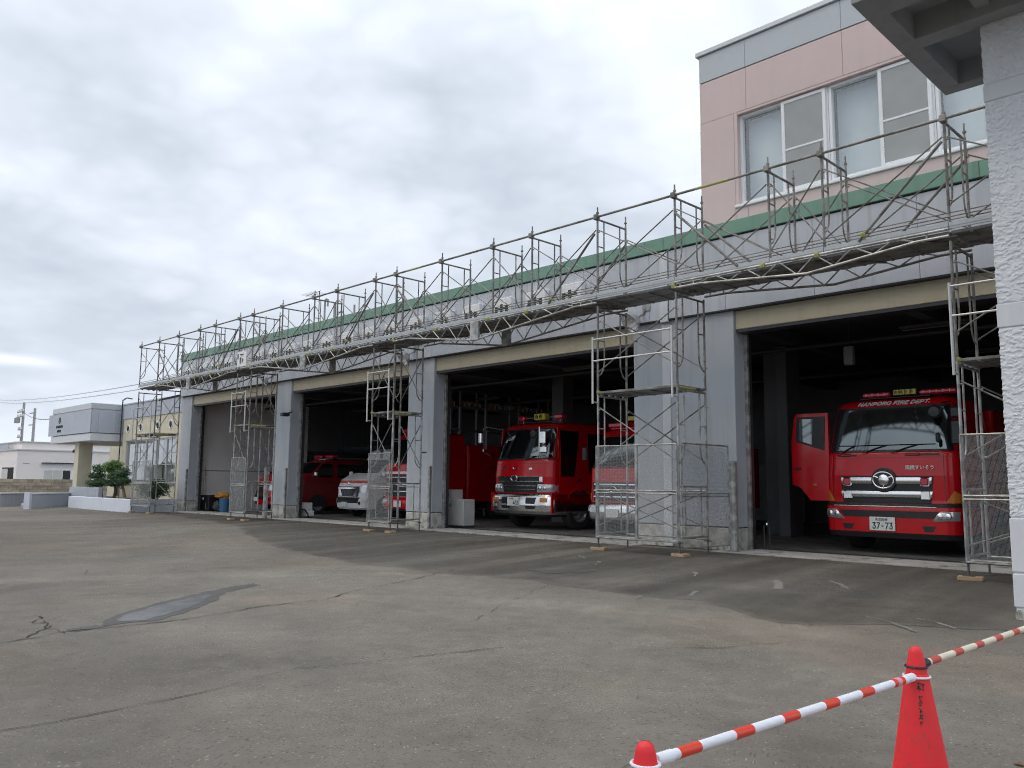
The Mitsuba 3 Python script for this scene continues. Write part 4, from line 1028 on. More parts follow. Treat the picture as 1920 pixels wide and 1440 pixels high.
for z0, z1 in ((1.29, 1.402), (1.045, 1.15)):
    b_ = put('grille_bar', C.patch((-.83, z0), (.79, z0), (.80, z1), (-.84, z1), .04, .06, bulge=.010), 'm_chrome', 30, parent=t)
    for sg in (-1, 1):
        x0 = sg * .70 - .02
        e = C.pbox(x0 - .085, x0 + .085, z0 - .045, z1 + .005, .055, .08, .015); k_ = put('end_block', e, 'm_chrome', 30, parent=b_)
    if z0 > 1.2:
        for sg in (-1, 1):
            x0 = sg * .70 - .02
            put('warning_lamp', C.pbox(x0 - .07, x0 + .07, z0 - .03, z1 - .01, .075, .05, .02), 'm_redlamp', 30, parent=t, label='dark red warning lamp set in the end of the grille bar')
put('badge', C.disc(-.03, 1.355, .225, .055, .06, 28), 'm_black', 30, parent=t)
mb = MB(C.M); pc = C.pt(-.03, 1.355, .06) - C.M[:3, 3]
ang = np.linspace(0, 2 * np.pi, 33)
mb.path([pc + [.19 * math.cos(a), 0, .15 * math.sin(a)] for a in ang], .017, 7); mb.revolve([(.001, -.03), (.06, -.024), (.10, -.005), (.105, .02)], pc, 'y', 20)
for a in np.radians([25, 155, -90]): mb.tube(pc + [.1 * math.cos(a), 0, .1 * math.sin(a)], pc + [.185 * math.cos(a), 0, .145 * math.sin(a)], .014, 6)
put('emblem', mb, 'm_chrome', 35, parent=t)
plate(t, C, -.07, .555, .46, .25, .035, '37-73', '札空知南')
put('windscreen_surround', C.patch((-1.185, 1.875), (1.185, 1.875), (1.095, 2.745), (-1.095, 2.745), .010, .03, 30, 12), 'm_black', 32, parent=t)
put('windscreen', C.patch((-.97, 1.915), (1.03, 1.915), (1.0, 2.70), (-.90, 2.70), .020, .008, 26, 12), 'm_darkglass', 32, parent=t)
for x0, x1, xt in ((-.86, -.60, -.35), (-.42, .0, .1), (.12, .55, .75)): wipers(t, C, [(x0, 1.85, x1, 2.0)])
for x0, x1 in ((-.86, -.66), (.34, .60)): put('hand_rail', C.pbox(x0, x1, 1.80, 1.85, .03, .05, .012), 'm_reddark', parent=t)
mb = MB(C.M); put('panel_seam', C.patch((-1.17, 1.765), (1.17, 1.765), (1.17, 1.773), (-1.17, 1.773), .003, .01, 30, 2), 'm_reddark', parent=t)
for sg in (-1, 1):
    put('panel_seam', C.patch((sg * 1.0, .96), (sg * 1.008, .96), (sg * .985, 1.86), (sg * .977, 1.86), .004, .01, 2, 14), 'm_joint', parent=t)
    put('wiper_cowl', C.patch((sg * .55, 1.80), (sg * .93, 1.80), (sg * .92, 1.835), (sg * .56, 1.835), .006, .01, 8, 3), 'm_black', parent=t)
mb = MB(); y = C.pt(.37, 1.58, .004)
glyphs(mb, '南幌すいそう', .082, (y[0] - .03, y[1] - .004, 1.545), (1, 0, 0), (0, .05, 1), .004, .96); put('lettering', mb, 'm_white', parent=t, label='white Japanese lettering on the red front panel')
up = np.array([0, 1.0, 1.0]); up /= np.linalg.norm(up)
mb = MB(); latin(mb, 'NANPORO FIRE DEPT.', .098, (-6.71, C.pt(0, 2.77, .0)[1] - .006, 2.772), (1, 0, 0), up, .012, True, .22, .93); put('lettering', mb, 'm_white', parent=t, label='white slanted lettering above the windscreen')
lb = put('light_bar', MB(C.M).cbox(-.66, .66, .62, .86, 2.925, 2.945, .006), 'm_darkmetal', parent=t)
for a, b in ((-.60, -.06), (.46, 1.13)):
    mb = MB(C.M).cbox(a, b, .58, .84, 2.955, 3.045, .03); k_ = put('lens', mb, 'm_redlamp', 30, parent=lb)
    for q in np.arange(a + .08, b - .03, .115): put('rib', MB(C.M).box(q, q + .02, .572, .60, 2.975, 3.03), 'm_pinktape', parent=lb)
mb = MB(C.M).cbox(.0, .44, .56, .80, 2.955, 3.085, .012); sg_ = put('sign_box', mb, 'm_black', parent=lb)
for q in range(4): put('letter_tile', MB(C.M).cbox(.018 + q * .104, .112 + q * .104, .548, .57, 2.972, 3.068, .004), 'm_signyellow', parent=lb)
mb = MB(); glyphs(mb, '南幌支署', .07, (-6.10 + .025, 15.7 + .548, 2.985), (1, 0, 0), (0, 0, 1), .003, 1.245); put('lettering', mb, 'm_ink', parent=lb)
# mirrors
mb = MB(C.M); mb.revolve([(.001, -.05), (.09, -.045), (.125, -.01), (.12, .03)], (.88, .12, 2.58), 'y', 20); mb.path([(.88, .13, 2.62), (.98, .2, 2.74), (1.06, .42, 2.78)], .012, 6); put('mirror', mb, 'm_black', 35, parent=t, label='round black overhead mirror')
mb = MB(C.M); mb.cbox(1.13, 1.34, .10, .20, 1.98, 2.42, .03); mb.cbox(1.13, 1.33, .10, .20, 2.46, 2.66, .03); mb.path([(1.2, .18, 2.66), (1.12, .35, 2.74)], .014, 6); put('mirror', mb, 'm_black', 35, parent=t)
mb = MB(C.M); mb.cbox(.90, .98, .02, .1, 2.02, 2.20, .03); put('mirror', mb, 'm_black', 35, parent=t)
# open door, seen from outside
DY = 15.98
def dm(pts, d0, d1):
    mb = MB(); mb.prism(pts, d0, d1, 'xzy'); v, f = mb.arrays()
    hx = -7.30; a = math.radians(4); x = v[:, 0] - hx; v = np.c_[hx + x * math.cos(a), v[:, 1] + x * math.sin(-a) * -1.0, v[:, 2]]
    return MB().add(v, f)
outer = Polygon([(-7.27, .95), (-7.66, .95), (-7.78, 1.1), (-7.86, 1.2), (-8.02, 1.26), (-8.02, 2.10), (-7.95, 2.62), (-7.90, 2.68), (-7.27, 2.68)])
winp = Polygon([(-7.36, 1.95), (-7.62, 2.03), (-7.92, 2.13), (-7.885, 2.60), (-7.33, 2.60)])
d_ = put('open_door', dm(outer.difference(winp), DY, DY + .07), 'm_red', parent=t, label='red cab door swung wide open')
put('window', dm(winp.buffer(-.012), DY + .02, DY + .03), 'm_darkglass', parent=d_)
put('window_frame', dm(winp.buffer(.012).difference(winp.buffer(-.025)), DY - .006, DY + .015), 'm_black', parent=d_)
put('divider', dm(Polygon([(-7.36, 1.97), (-7.60, 2.03), (-7.56, 2.60), (-7.33, 2.60)]), DY - .012, DY + .012), 'm_black', parent=d_)
put('handle', dm(Polygon([(-7.97, 1.56), (-7.84, 1.56), (-7.84, 1.60), (-7.97, 1.60)]), DY - .03, DY - .004), 'm_black', parent=d_)
put('crease', dm(Polygon([(-8.01, 1.335), (-7.62, 1.325), (-7.60, 1.345), (-8.01, 1.36)]), DY - .014, DY - .002), 'm_red', parent=d_)
put('marker_lamp', dm(Polygon([(-7.58, 1.24), (-7.52, 1.24), (-7.52, 1.28), (-7.58, 1.28)]), DY - .03, DY - .002), 'm_amber', parent=d_)
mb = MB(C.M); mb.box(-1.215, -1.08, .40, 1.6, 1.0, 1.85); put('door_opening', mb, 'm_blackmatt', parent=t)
mb = MB(C.M); mb.cbox(-1.22, -.92, .50, 1.3, .62, .70, .01); mb.cbox(-1.20, -.94, .52, 1.2, .34, .40, .01); put('step', mb, 'm_aluminium', parent=t)
mb = MB(C.M); mb.cbox(-1.22, 1.22, 2.3, 8.2, .75, 2.75, .03); put('tank_body', mb, 'm_red', parent=t)
mb = MB(C.M); mb.box(-.45, .45, .5, 8.1, .45, .74); put('chassis', mb, 'm_blackmatt', parent=t)
for sg in (-1, 1):
    for yy in (1.35, 5.6): wheel(t, (-6.10 + sg * 1.03, 15.7 + yy, .5), .5, .30, sg)


# ---- the pumper facing out beside the middle pillar gap
def pumper(t, ox, oy, lamp=True):
    C = Cab(ox, oy, [(.36, .10, 1.08), (.42, .055, 1.14), (.50, .012, 1.17), (.66, .0, 1.18), (.80, .012, 1.18), (.90, .045, 1.17), (.94, .075, 1.16), (.97, .10, 1.14), (1.42, .08, 1.14), (1.84, .12, 1.13), (1.90, .15, 1.12), (2.68, .38, 1.06), (2.74, .40, 1.05), (2.82, .48, 1.02), (2.88, .64, .96), (2.90, .9, .88)], .22, 2.9, .07)
    put('cab', C.body(.96, 2.90), 'm_red', 32, parent=t)
    b = put('bumper', C.body(.42, .94), 'm_chrome', 32, parent=t)
    put('bumper_valance', C.body(.36, .42), 'm_black', parent=t)
    put('bumper_top', C.body(.941, .958), 'm_black', parent=t)
    put('grille', C.patch((-.84, .985), (.78, .985), (.84, 1.43), (-.86, 1.43), .010), 'm_black', 30, parent=t)
    for z0, z1, h in ((1.405, 1.43, .84), (1.27, 1.30, .80), (1.155, 1.18, .62), (1.06, 1.08, .60)): put('grille_bar', C.patch((-h, z0), (h, z0), (h, z1), (-h, z1), .03, .04, 14, 6, bulge=.012), 'm_chrome', 30, parent=t)
    put('grille_end', C.pbox(.72, .84, 1.26, 1.42, .035, .04, .01), 'm_chrome', parent=t)
    put('badge', C.disc(-.16, 1.37, .09, .05, .05, 22, dome=.01), 'm_black', 30, parent=t)
    mb = MB(C.M); pc = C.pt(-.16, 1.37, .055) - C.M[:3, 3]; mb.path([pc + [.12 * math.cos(a), 0, .075 * math.sin(a)] for a in np.linspace(0, 6.2832, 25)], .013, 6); put('emblem', mb, 'm_chrome', 30, parent=t)
    mb = MB(C.M); pc = C.pt(-.18, 1.64, .01) - C.M[:3, 3]; mb.revolve([(.001, -.10), (.03, -.085), (.05, -.03), (.035, .0)], pc, 'y', 14); put('hose_nozzle_badge', mb, 'm_chrome', 30, parent=t)
    put('vent', C.pbox(-.70, -.52, 1.60, 1.70, .012, .02), 'm_reddark', parent=t)
    put('lamp_knob', C.pbox(.34, .46, 1.59, 1.66, .03, .04, .012), 'm_chrome', parent=t)
    for sg in (-1, 1):
        x0, x1 = (.64, 1.14)
        hl = put('headlight', C.patch((sg * x0, .995), (sg * x1, 1.01), (sg * x1, 1.20), (sg * (x0 + .03), 1.22), .02, .04, bulge=.015), 'm_lens', 30, parent=t)
        for q in (.74, .90): put('reflector', C.disc(sg * q, 1.11, .065, .04, .03, 16, dome=.012), 'm_chrome', 30, parent=hl)
        put('turn_lamp', C.patch((sg * .80, .74), (sg * 1.03, .74), (sg * 1.03, .85), (sg * .80, .85), .02, .04), 'm_amber', 30, parent=t)
        put('fog_lamp', C.patch((sg * .84, .60), (sg * 1.0, .60), (sg * 1.0, .67), (sg * .84, .67), .02, .03), 'm_lens', 30, parent=t)
        for z0, z1 in ((.69, .86), (.555, .635)): put('bumper_slot', C.patch((sg * .30, z0), (sg * .62, z0), (sg * .66, z1), (sg * .29, z1), .006, .02, 6, 4), 'm_black', parent=t)
    plate(t, C, -.16, .745, .44, .235, .03, '451', '札空知')
    put('windscreen_surround', C.patch((-1.10, 1.875), (1.10, 1.875), (1.045, 2.73), (-1.045, 2.73), .008, .03, 30, 12), 'm_black', 32, parent=t)
    put('windscreen', C.patch((-1.03, 1.92), (1.04, 1.92), (1.0, 2.69), (-.97, 2.69), .018, .008, 26, 12), 'm_darkglass', 32, parent=t)
    wipers(t, C, [(-.5, 1.86, -.15, 1.96), (.2, 1.86, .55, 1.96)])
    put('panel_seam', C.patch((-1.1, 1.755), (1.1, 1.755), (1.1, 1.763), (-1.1, 1.763), .003, .01, 30, 2), 'm_reddark', parent=t)
    # side door and window, both sides
    for sg in (-1, 1):
        d = put('door', C.side(sg, (.42, .99), (1.36, 1.02), (1.42, 2.74), (.44, 2.74), .010, .03), 'm_red', 30, parent=t)
        w = [(.48, 1.42), (1.02, 1.42), (1.30, 2.66), (.52, 2.66)]
        put('window', C.side(sg, *w, .018, .02), 'm_sideglass', 30, parent=d)
        put('handle', C.side(sg, (1.12, 1.30), (1.30, 1.30), (1.30, 1.35), (1.12, 1.35), .03, .03, 3, 3), 'm_black', parent=d)
        put('window', C.side(sg, (1.62, 1.55), (2.6, 1.55), (2.6, 2.62), (1.66, 2.62), .012, .02), 'm_sideglass', 30, parent=t)
        wheel(t, (ox + sg * 1.02, oy + 1.24, .50), .50, .28, sg)
        wheel(t, (ox + sg * .98, oy + 4.9, .48), .48, .28, sg)
        from shapely.geometry import Point
        sk = Polygon([(.12, .46), (2.88, .46), (2.88, .985), (.12, .985)]).difference(Point(1.24, .50).buffer(.60, 24))
        x0 = sg * 1.135
        for gg in getattr(sk, 'geoms', [sk]): put('side_skirt', MB(C.M).prism(gg, x0 - .02, x0 + .02, 'yzx'), 'm_red', parent=t)
        mb = MB()
        mb.path([(ox + sg * 1.15, oy + 1.24 - .61 * math.cos(q), .50 + .61 * math.sin(q)) for q in np.linspace(-.05, np.pi + .05, 26)], .028, 8); put('wheel_arch', mb, 'm_red', 30, parent=t)
        mb = MB(); pr = [(ox + sg * 1.143, oy + 1.24 + .60 * math.cos(q), .50 + .60 * math.sin(q)) for q in np.linspace(0, np.pi, 25)]
        v = np.array(pr + [(ox + sg * 1.143, oy + 1.24, .5)]); i = np.arange(24); mb.add(v, np.stack([i, i + 1, i * 0 + 25], 1)); put('wheel_well', mb, 'm_blackmatt', parent=t)
    mb = MB(C.M); mb.cbox(-1.14, 1.14, 2.95, 6.6, .70, 2.70, .03); put('pump_body', mb, 'm_red', parent=t)
    mb = MB(C.M); mb.box(-.4, .4, .4, 6.5, .42, .70); put('chassis', mb, 'm_blackmatt', parent=t)
    if lamp:
        lb = put('light_bar', MB(C.M).cbox(-.55, 1.10, .60, .72, 2.905, 2.93, .006), 'm_darkmetal', parent=t)
        for a, b2 in ((-.50, -.28), (.86, 1.14)):
            put('lens', MB(C.M).cbox(a, b2, .50, .74, 2.97, 3.10, .035), 'm_redlamp', 30, parent=lb)
            put('bracket', MB(C.M).path([((a + b2) / 2, .62, 2.90), ((a + b2) / 2 + .03, .6, 2.97)], .02, 6), 'm_aluminium', parent=lb)
        put('cross_tube', MB(C.M).tube((-.3, .6, 3.04), (.9, .6, 3.04), .014, 6), 'm_aluminium', parent=lb)
        put('sign_box', MB(C.M).cbox(.16, .56, .46, .66, 2.965, 3.135, .015), 'm_signyellow', parent=lb)
        mb = MB(); glyphs(mb, '南幌', .12, (ox + .20, oy + .458, 2.995), (1, 0, 0), (0, 0, 1), .004, 1.2); put('lettering', mb, 'm_ink', parent=lb)
    # chrome mirrors
    for (x, z0, z1, w_) in ((1.02, 2.26, 2.62, .10), (1.05, 2.02, 2.22, .11)):
        put('mirror', MB(C.M).cbox(x - w_, x + w_, -.14, -.02, z0, z1, .035), 'm_chrome', 35, parent=t)
    put('mirror_arm', MB(C.M).path([(.92, .30, 2.78), (.88, -.08, 2.72), (.88, -.08, 2.05), (1.05, .05, 1.92)], .014, 6), 'm_chrome', parent=t)
    put('mirror', MB(C.M).revolve([(.001, -.05), (.10, -.04), (.13, .0), (.12, .04)], (.62, -.02, 2.56), 'y', 20), 'm_black', 35, parent=t)
    put('mirror_arm', MB(C.M).path([(-.95, .38, 2.74), (-1.18, -.05, 2.80), (-1.33, -.04, 2.76), (-1.34, -.04, 2.12), (-1.15, .1, 1.98)], .014, 6), 'm_chrome', parent=t)
    put('mirror', MB(C.M).cbox(-1.50, -1.38, -.12, .0, 2.34, 2.66, .03), 'm_chrome', 35, parent=t)
    put('mirror', MB(C.M).cbox(-1.32, -1.16, -.1, -.03, 2.15, 2.74, .03), 'm_black', 35, parent=t)
    return C


t = thing('fire_truck', 'red fire truck with chrome bumper, chrome mirrors and plate ending 451', 'fire truck')
pumper(t, -15.97, 16.0)


def small_truck(t, ox, oy, hw, roof, wsb, bz, name, white=False, deep=4.6):
    C = Cab(ox, oy, [(.30, .09, hw - .08), (.36, .05, hw - .04), (.44, .012, hw - .01), (.56, .0, hw), (bz - .12, .008, hw), (bz - .04, .04, hw - .01), (bz, .075, hw - .02), (bz + .03, .08, hw - .02), (wsb - .05, .10, hw - .03), (wsb, .14, hw - .04), (roof - .20, .44, hw - .10), (roof - .08, .55, hw - .13), (roof, .8, hw - .2)], .18, 2.1, .05)
    put('cab', C.body(bz + .02, roof), 'm_red', 32, parent=t)
    put('bumper', C.body(.38, bz), 'm_white' if white == 2 else ('m_red' if white else 'm_chrome'), 32, parent=t)
    put('valance', C.body(.30, .378), 'm_black', parent=t)
    put('windscreen_surround', C.patch((-hw + .08, wsb - .02), (hw - .08, wsb - .02), (hw - .14, roof - .17), (-hw + .14, roof - .17), .008, .02, 26, 10), 'm_black', 32, parent=t)
    put('windscreen', C.patch((-hw + .15, wsb + .03), (hw - .15, wsb + .03), (hw - .2, roof - .21), (-hw + .2, roof - .21), .016, .008, 22, 10), 'm_darkglass', 32, parent=t)
    wipers(t, C, [(-.5, wsb, -.1, wsb + .08), (.1, wsb, .45, wsb + .08)])
    zg = (bz + .06, wsb - .38)
    put('grille', C.patch((-hw + .22, zg[0]), (hw - .22, zg[0]), (hw - .18, zg[1]), (-hw + .18, zg[1]), .010), 'm_black', 30, parent=t)
    for q in np.linspace(.2, .85, 3):
        z = zg[0] + q * (zg[1] - zg[0]); put('grille_bar', C.patch((-hw + .24, z), (hw - .24, z), (hw - .24, z + .03), (-hw + .24, z + .03), .03, .04, 12, 3), 'm_chrome' if q < .8 or not white else 'm_white', 30, parent=t)
    if white: put('white_band', C.patch((-hw + .12, zg[1] + .02), (hw - .12, zg[1] + .02), (hw - .10, zg[1] + .10), (-hw + .10, zg[1] + .10), .012), 'm_whitepaint', 30, parent=t)
    mb = MB(C.M); pc = C.pt(0, (zg[0] + zg[1]) / 2 + .05, .05) - C.M[:3, 3]; mb.path([pc + [.10 * math.cos(a), 0, .07 * math.sin(a)] for a in np.linspace(0, 6.2832, 21)], .014, 6); put('emblem', mb, 'm_chrome', 30, parent=t)
    for sg in (-1, 1):
        hl = put('headlight', C.patch((sg * (hw - .42), bz - .20), (sg * (hw - .05), bz - .19), (sg * (hw - .05), bz - .05), (sg * (hw - .40), bz - .03), .018, .03), 'm_lens', 30, parent=t)
        put('turn_lamp', C.patch((sg * (hw - .14), zg[0] + .02), (sg * (hw - .03), zg[0] + .02), (sg * (hw - .03), zg[0] + .16), (sg * (hw - .14), zg[0] + .2), .014, .03), 'm_amber', 30, parent=t)
        put('window', C.side(sg, (.45, wsb - .25), (1.35, wsb - .1), (1.38, roof - .2), (.62, roof - .2), .010, .02), 'm_sideglass', 30, parent=t)
        wheel(t, (ox + sg * (hw - .18), oy + 1.0, .40), .40, .24, sg); wheel(t, (ox + sg * (hw - .18), oy + 3.7, .40), .40, .24, sg)
        put('mirror', MB(C.M).cbox(sg * (hw + .06) - .07, sg * (hw + .06) + .07, .05, .12, wsb + .15, wsb + .5, .025), 'm_black', 35, parent=t)
    plate(t, C, 0.0, .53, .40, .21, .025, '', '')
    mb = MB(C.M); mb.cbox(-hw + .02, hw - .02, 2.15, deep + 1, .60, roof - .35, .03); put('equipment_body', mb, 'm_red', parent=t)
    mb = MB(C.M); mb.box(-.35, .35, .4, deep, .36, .6); put('chassis', mb, 'm_blackmatt', parent=t)
    lb = put('light_bar', MB(C.M).cbox(-hw + .25, hw - .25, .75, .90, roof + .0, roof + .04, .01), 'm_red', parent=t)
    for a, b in ((-hw + .2, -.2), (.2, hw - .2)): put('lens', MB(C.M).cbox(a, b, .70, .92, roof + .045, roof + .17, .03), 'm_redlamp', 30, parent=lb)
    return C, lb


t = thing('fire_truck', 'small red fire truck standing close behind the mesh of the wide scaffold tower', 'fire truck')
C3, lb = small_truck(t, -12.72, 16.0, .88, 2.62, 1.66, .76, 'a')
put('sign_box', MB(C3.M).cbox(-.02, .38, .66, .78, 2.82, 2.93, .012), 'm_signyellow', parent=lb)
put('roof_box', MB(C3.M).cbox(-.55, .6, 1.0, 2.0, 2.60, 2.80, .03), 'm_red', parent=t)
t = thing('fire_truck', 'small red fire truck with a white band, half hidden behind scaffold beside the white van', 'fire truck')
C2, lb = small_truck(t, -21.98, 16.5, 1.0, 2.86, 1.86, .72, 'b', True, 6.2)
mb = MB(C2.M); mb.cbox(-.97, .99, 2.2, 7.2, 1.05, 2.22, .02); put('side_locker', mb, 'm_red', parent=t)
for k, (y0, y1) in enumerate([(2.3, 3.5), (3.56, 4.7), (4.76, 5.9)]): put('locker_door', C2.side(1, (y0, 1.15), (y1, 1.15), (y1, 2.12), (y0, 2.12), .012, .03, 3, 3), 'm_red', parent=t)

# ---- vans
def van(t, ox, oy, hw, roof, paint, wheelbase=2.57, length=4.8, plate_on=True):
    C = Cab(ox, oy, [(.26, .10, hw - .08), (.34, .02, hw - .02), (.62, .0, hw), (.66, .05, hw), (1.05, .07, hw), (1.10, .09, hw), (1.30, .17, hw - .01), (1.47, .48, hw - .02), (1.52, .60, hw - .03), (1.95, 1.12, hw - .09), (roof - .12, 1.36, hw - .12), (roof - .03, 1.6, hw - .17), (roof, 1.9, hw - .25)], .26, length, .10)
    put('body', C.body(.28, roof, 34), paint, 30, parent=t)
    top = min(roof - .16, 2.02)
    put('windscreen', C.patch((-hw + .12, 1.54), (hw - .12, 1.54), (hw - .20, top), (-hw + .20, top), .012, .02, 24, 10), 'm_darkglass', 32, parent=t)
    put('wiper', MB().path([C.pt(-.55, 1.53, .03), C.pt(.0, 1.58, .03)], .01, 5), 'm_black', parent=t)
    put('grille', C.patch((-hw + .30, .72), (hw - .34, .72), (hw - .28, 1.07), (-hw + .24, 1.07), .010), 'm_black', 30, parent=t)
    put('lower_grille', C.patch((-hw + .26, .50), (hw - .28, .50), (hw - .24, .70), (-hw + .22, .70), .008), 'm_black', 30, parent=t)
    put('grille_bar', C.patch((-hw + .26, .99), (hw - .30, .99), (hw - .28, 1.03), (-hw + .24, 1.03), .03, .03, 14, 3), 'm_chrome', 30, parent=t)
    for sg in (-1, 1):
        put('headlight', C.patch((sg * (hw - .34), .84), (sg * (hw - .03), .88), (sg * (hw - .02), 1.12), (sg * (hw - .24), 1.08), .012, .03), 'm_lens', 30, parent=t)
        put('fog_lamp', C.disc(sg * (hw - .22), .50, .06, .014, .02, 14), 'm_black', 30, parent=t)
        put('window', C.side(sg, (.78, 1.42), (1.62, 1.38), (1.66, top - .04), (1.22, top - .04), .010, .02), 'm_sideglass', 30, parent=t)
        put('window', C.side(sg, (1.86, 1.38), (length - .3, 1.38), (length - .35, top - .04), (1.88, top - .04), .010, .02), 'm_sideglass', 30, parent=t)
        put('door_handle', C.side(sg, (1.48, 1.18), (1.64, 1.18), (1.64, 1.22), (1.48, 1.22), .025, .02, 3, 3), 'm_black', parent=t)
        for yy in (1.02, 1.02 + wheelbase):
            wheel(t, (ox + sg * (hw - .10), oy + yy, .335), .335, .20, sg)
            mb = MB(); pr = [(ox + sg * (hw + .004), oy + yy + .41 * math.cos(q), .335 + .41 * math.sin(q)) for q in np.linspace(-.15, np.pi + .15, 19)]
            v = np.array(pr + [(ox + sg * (hw + .004), oy + yy, .3)]); i = np.arange(18); mb.add(v, np.stack([i, i + 1, i * 0 + 19], 1)); mb.add(v, np.stack([i + 1, i, i * 0 + 19], 1)); put('wheel_arch', mb, 'm_blackmatt', parent=t)
        mb = MB(C.M).cbox(sg * (hw + .10) - .09, sg * (hw + .10) + .09, .80, .90, 1.42, 1.60, .03); put('mirror', mb, 'm_chrome' if 'red' in paint else paint, 35, parent=t)
    mb = MB(); pc = C.pt(0, 1.16, .015); mb.revolve([(.001, -.02), (.05, -.015), (.065, .01)], pc, 'y', 18); put('emblem', mb, 'm_chrome', 30, parent=t)
    return C


t = thing('van', 'white van with a red stripe across its bonnet standing in the second bay', 'van')
CV = van(t, -24.80, 16.4, .90, 2.45, 'm_whitepaint')
put('stripe', CV.patch((-.90, 1.185), (.90, 1.185), (.90, 1.275), (-.90, 1.275), .006, .01, 26, 4), 'm_barred', 30, parent=t, label='red stripe across the white bonnet')
put('number_plate', CV.pbox(-.30, .03, .37, .53, .03, .02, .005), 'm_plate', parent=t)
for sg in (-1, 1): put('grille_corner', CV.patch((sg * .34, .74), (sg * .60, .74), (sg * .64, 1.04), (sg * .50, .98), .02, .02, 6, 4), 'm_chrome', 30, parent=t)
t = thing('van', 'red van in shade-darkened paint with roof lamps at the left of the second bay', 'van')
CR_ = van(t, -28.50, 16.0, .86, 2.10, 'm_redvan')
lb = put('light_bar', MB(CR_.M).cbox(-.7, .7, 1.72, 1.95, 2.09, 2.13, .01), 'm_darkmetal', parent=t)
for a, b in ((-.68, -.12), (.12, .68)): put('lens', MB(CR_.M).cbox(a, b, 1.70, 1.98, 2.135, 2.26, .04), 'm_redlamp', 30, parent=lb)
put('roof_lamp', MB(CR_.M).cbox(.1, .6, 1.45, 1.60, 2.06, 2.10, .015), 'm_lens', parent=t)
mb = MB(CR_.M).path([(.7, 1.9, 2.13), (.7, 4.4, 2.15)], .02, 6).path([(-.7, 1.9, 2.13), (-.7, 4.4, 2.15)], .02, 6); put('roof_rack', mb, 'm_aluminium', parent=t)
t = thing('fire_car', 'small red fire service car standing in the far left bay behind the scaffold', 'car')
CC = van(t, -31.15, 16.5, .80, 1.95, 'm_red')
put('number_plate', CC.pbox(-.55, -.22, .42, .58, .03, .02, .005), 'm_plate', parent=t)

# ---------------------------------------------------------------- things in and around the bays
t = thing('bollard', 'thick grey steel bollard standing at the inner edge of the double pillar', 'bollard')
mb = MB(); mb.revolve([(.001, 1.69), (.05, 1.685), (.078, 1.67), (.08, 1.64), (.08, -.02)], (-8.27, 14.05, 0), 'z', 20); put('post', mb, 'm_steel2', 35, parent=t)
t = thing('bollard', 'pale steel bollard at the pillar beside the bay with the grey inner wall', 'bollard')
mb = MB(); mb.revolve([(.001, 1.69), (.05, 1.685), (.078, 1.67), (.08, 1.64), (.08, -.02)], (-25.95, 13.95, 0), 'z', 20); put('post', mb, 'm_steel2', 35, parent=t)
t = thing('hose_stand', 'thin black metal stand with a chrome tip inside the bay of the largest truck', 'stand')
mb = MB(); mb.path([(-8.20, 15.05, 0), (-8.20, 15.05, .46), (-8.08, 15.05, .46), (-8.08, 15.05, 0)], .014, 6); put('frame', mb, 'm_darkmetal', parent=t)
mb = MB(); mb.revolve([(.001, .06), (.025, .04), (.03, 0), (.01, -.03)], (-8.14, 15.05, .47), 'z', 12); put('tip', mb, 'm_chrome', 35, parent=t)
t = thing('metal_cabinet', 'pale grey metal cabinet standing inside the third bay beside the pillar', 'cabinet')
mb = MB(); mb.cbox(-18.30, -17.80, 15.25, 15.65, .05, 1.04, .01); put('tall_body', mb, 'm_offwhite', parent=t)
mb = MB(); mb.cbox(-17.79, -17.28, 15.22, 15.65, .05, .78, .02); put('low_body', mb, 'm_offwhite', parent=t)
mb = MB(); mb.box(-18.28, -17.30, 15.26, 15.64, .0, .05); put('foot', mb, 'm_darkmetal', parent=t)
mb = MB(); mb.cbox(-17.88, -17.85, 15.23, 15.25, .55, .66, .004); put('handle', mb, 'm_darkmetal', parent=t)
t = thing('equipment_case', 'white equipment case with a black hose on the floor before the red van', 'case')
mb = MB(); mb.cbox(-26.02, -25.48, 15.1, 15.5, .05, .50, .03); put('body', mb, 'm_white', 30, parent=t)
mb = MB(); mb.cbox(-25.47, -25.12, 15.05, 15.35, .05, .24, .02); put('side_box', mb, 'm_white', 30, parent=t)
mb = MB(); mb.path([(-25.7, 15.08, .05), (-25.65, 15.06, .22), (-25.45, 15.04, .28), (-25.2, 15.03, .27), (-25.0, 15.02, .14), (-24.92, 15.0, .03)], .025, 6); put('hose', mb, 'm_black', parent=t)
t = thing('storage_box', 'black storage box with a white label against the grey inner wall', 'box')
mb = MB(); mb.cbox(-33.30, -32.55, 15.0, 15.5, .0, .64, .02); put('body', mb, 'm_black', parent=t)
mb = MB(); mb.box(-33.12, -32.98, 14.994, 14.999, .44, .55); put('label_sticker', mb, 'm_white', parent=t)
t = thing('waste_bin', 'blue plastic bin under an orange bag in the far left bay', 'bin')
mb = MB(); mb.revolve([(.001, 0), (.17, 0), (.21, .50), (.225, .50), (.225, .53), (.20, .53), (.19, .45), (.001, .4)], (-31.75, 15.3, .0), 'z', 20); put('body', mb, 'm_bluebin', 35, parent=t)


def lump(c, s, seed, amp=.3, sub=3):
    m = trimesh.creation.icosphere(subdivisions=sub); v = np.array(m.vertices)
    r = 1 + amp * 2 * (meshkit.fbm(v * 1.9 + seed * 7.3, 4, seed) - .5)
    return v * r[:, None] * s + c, m.faces


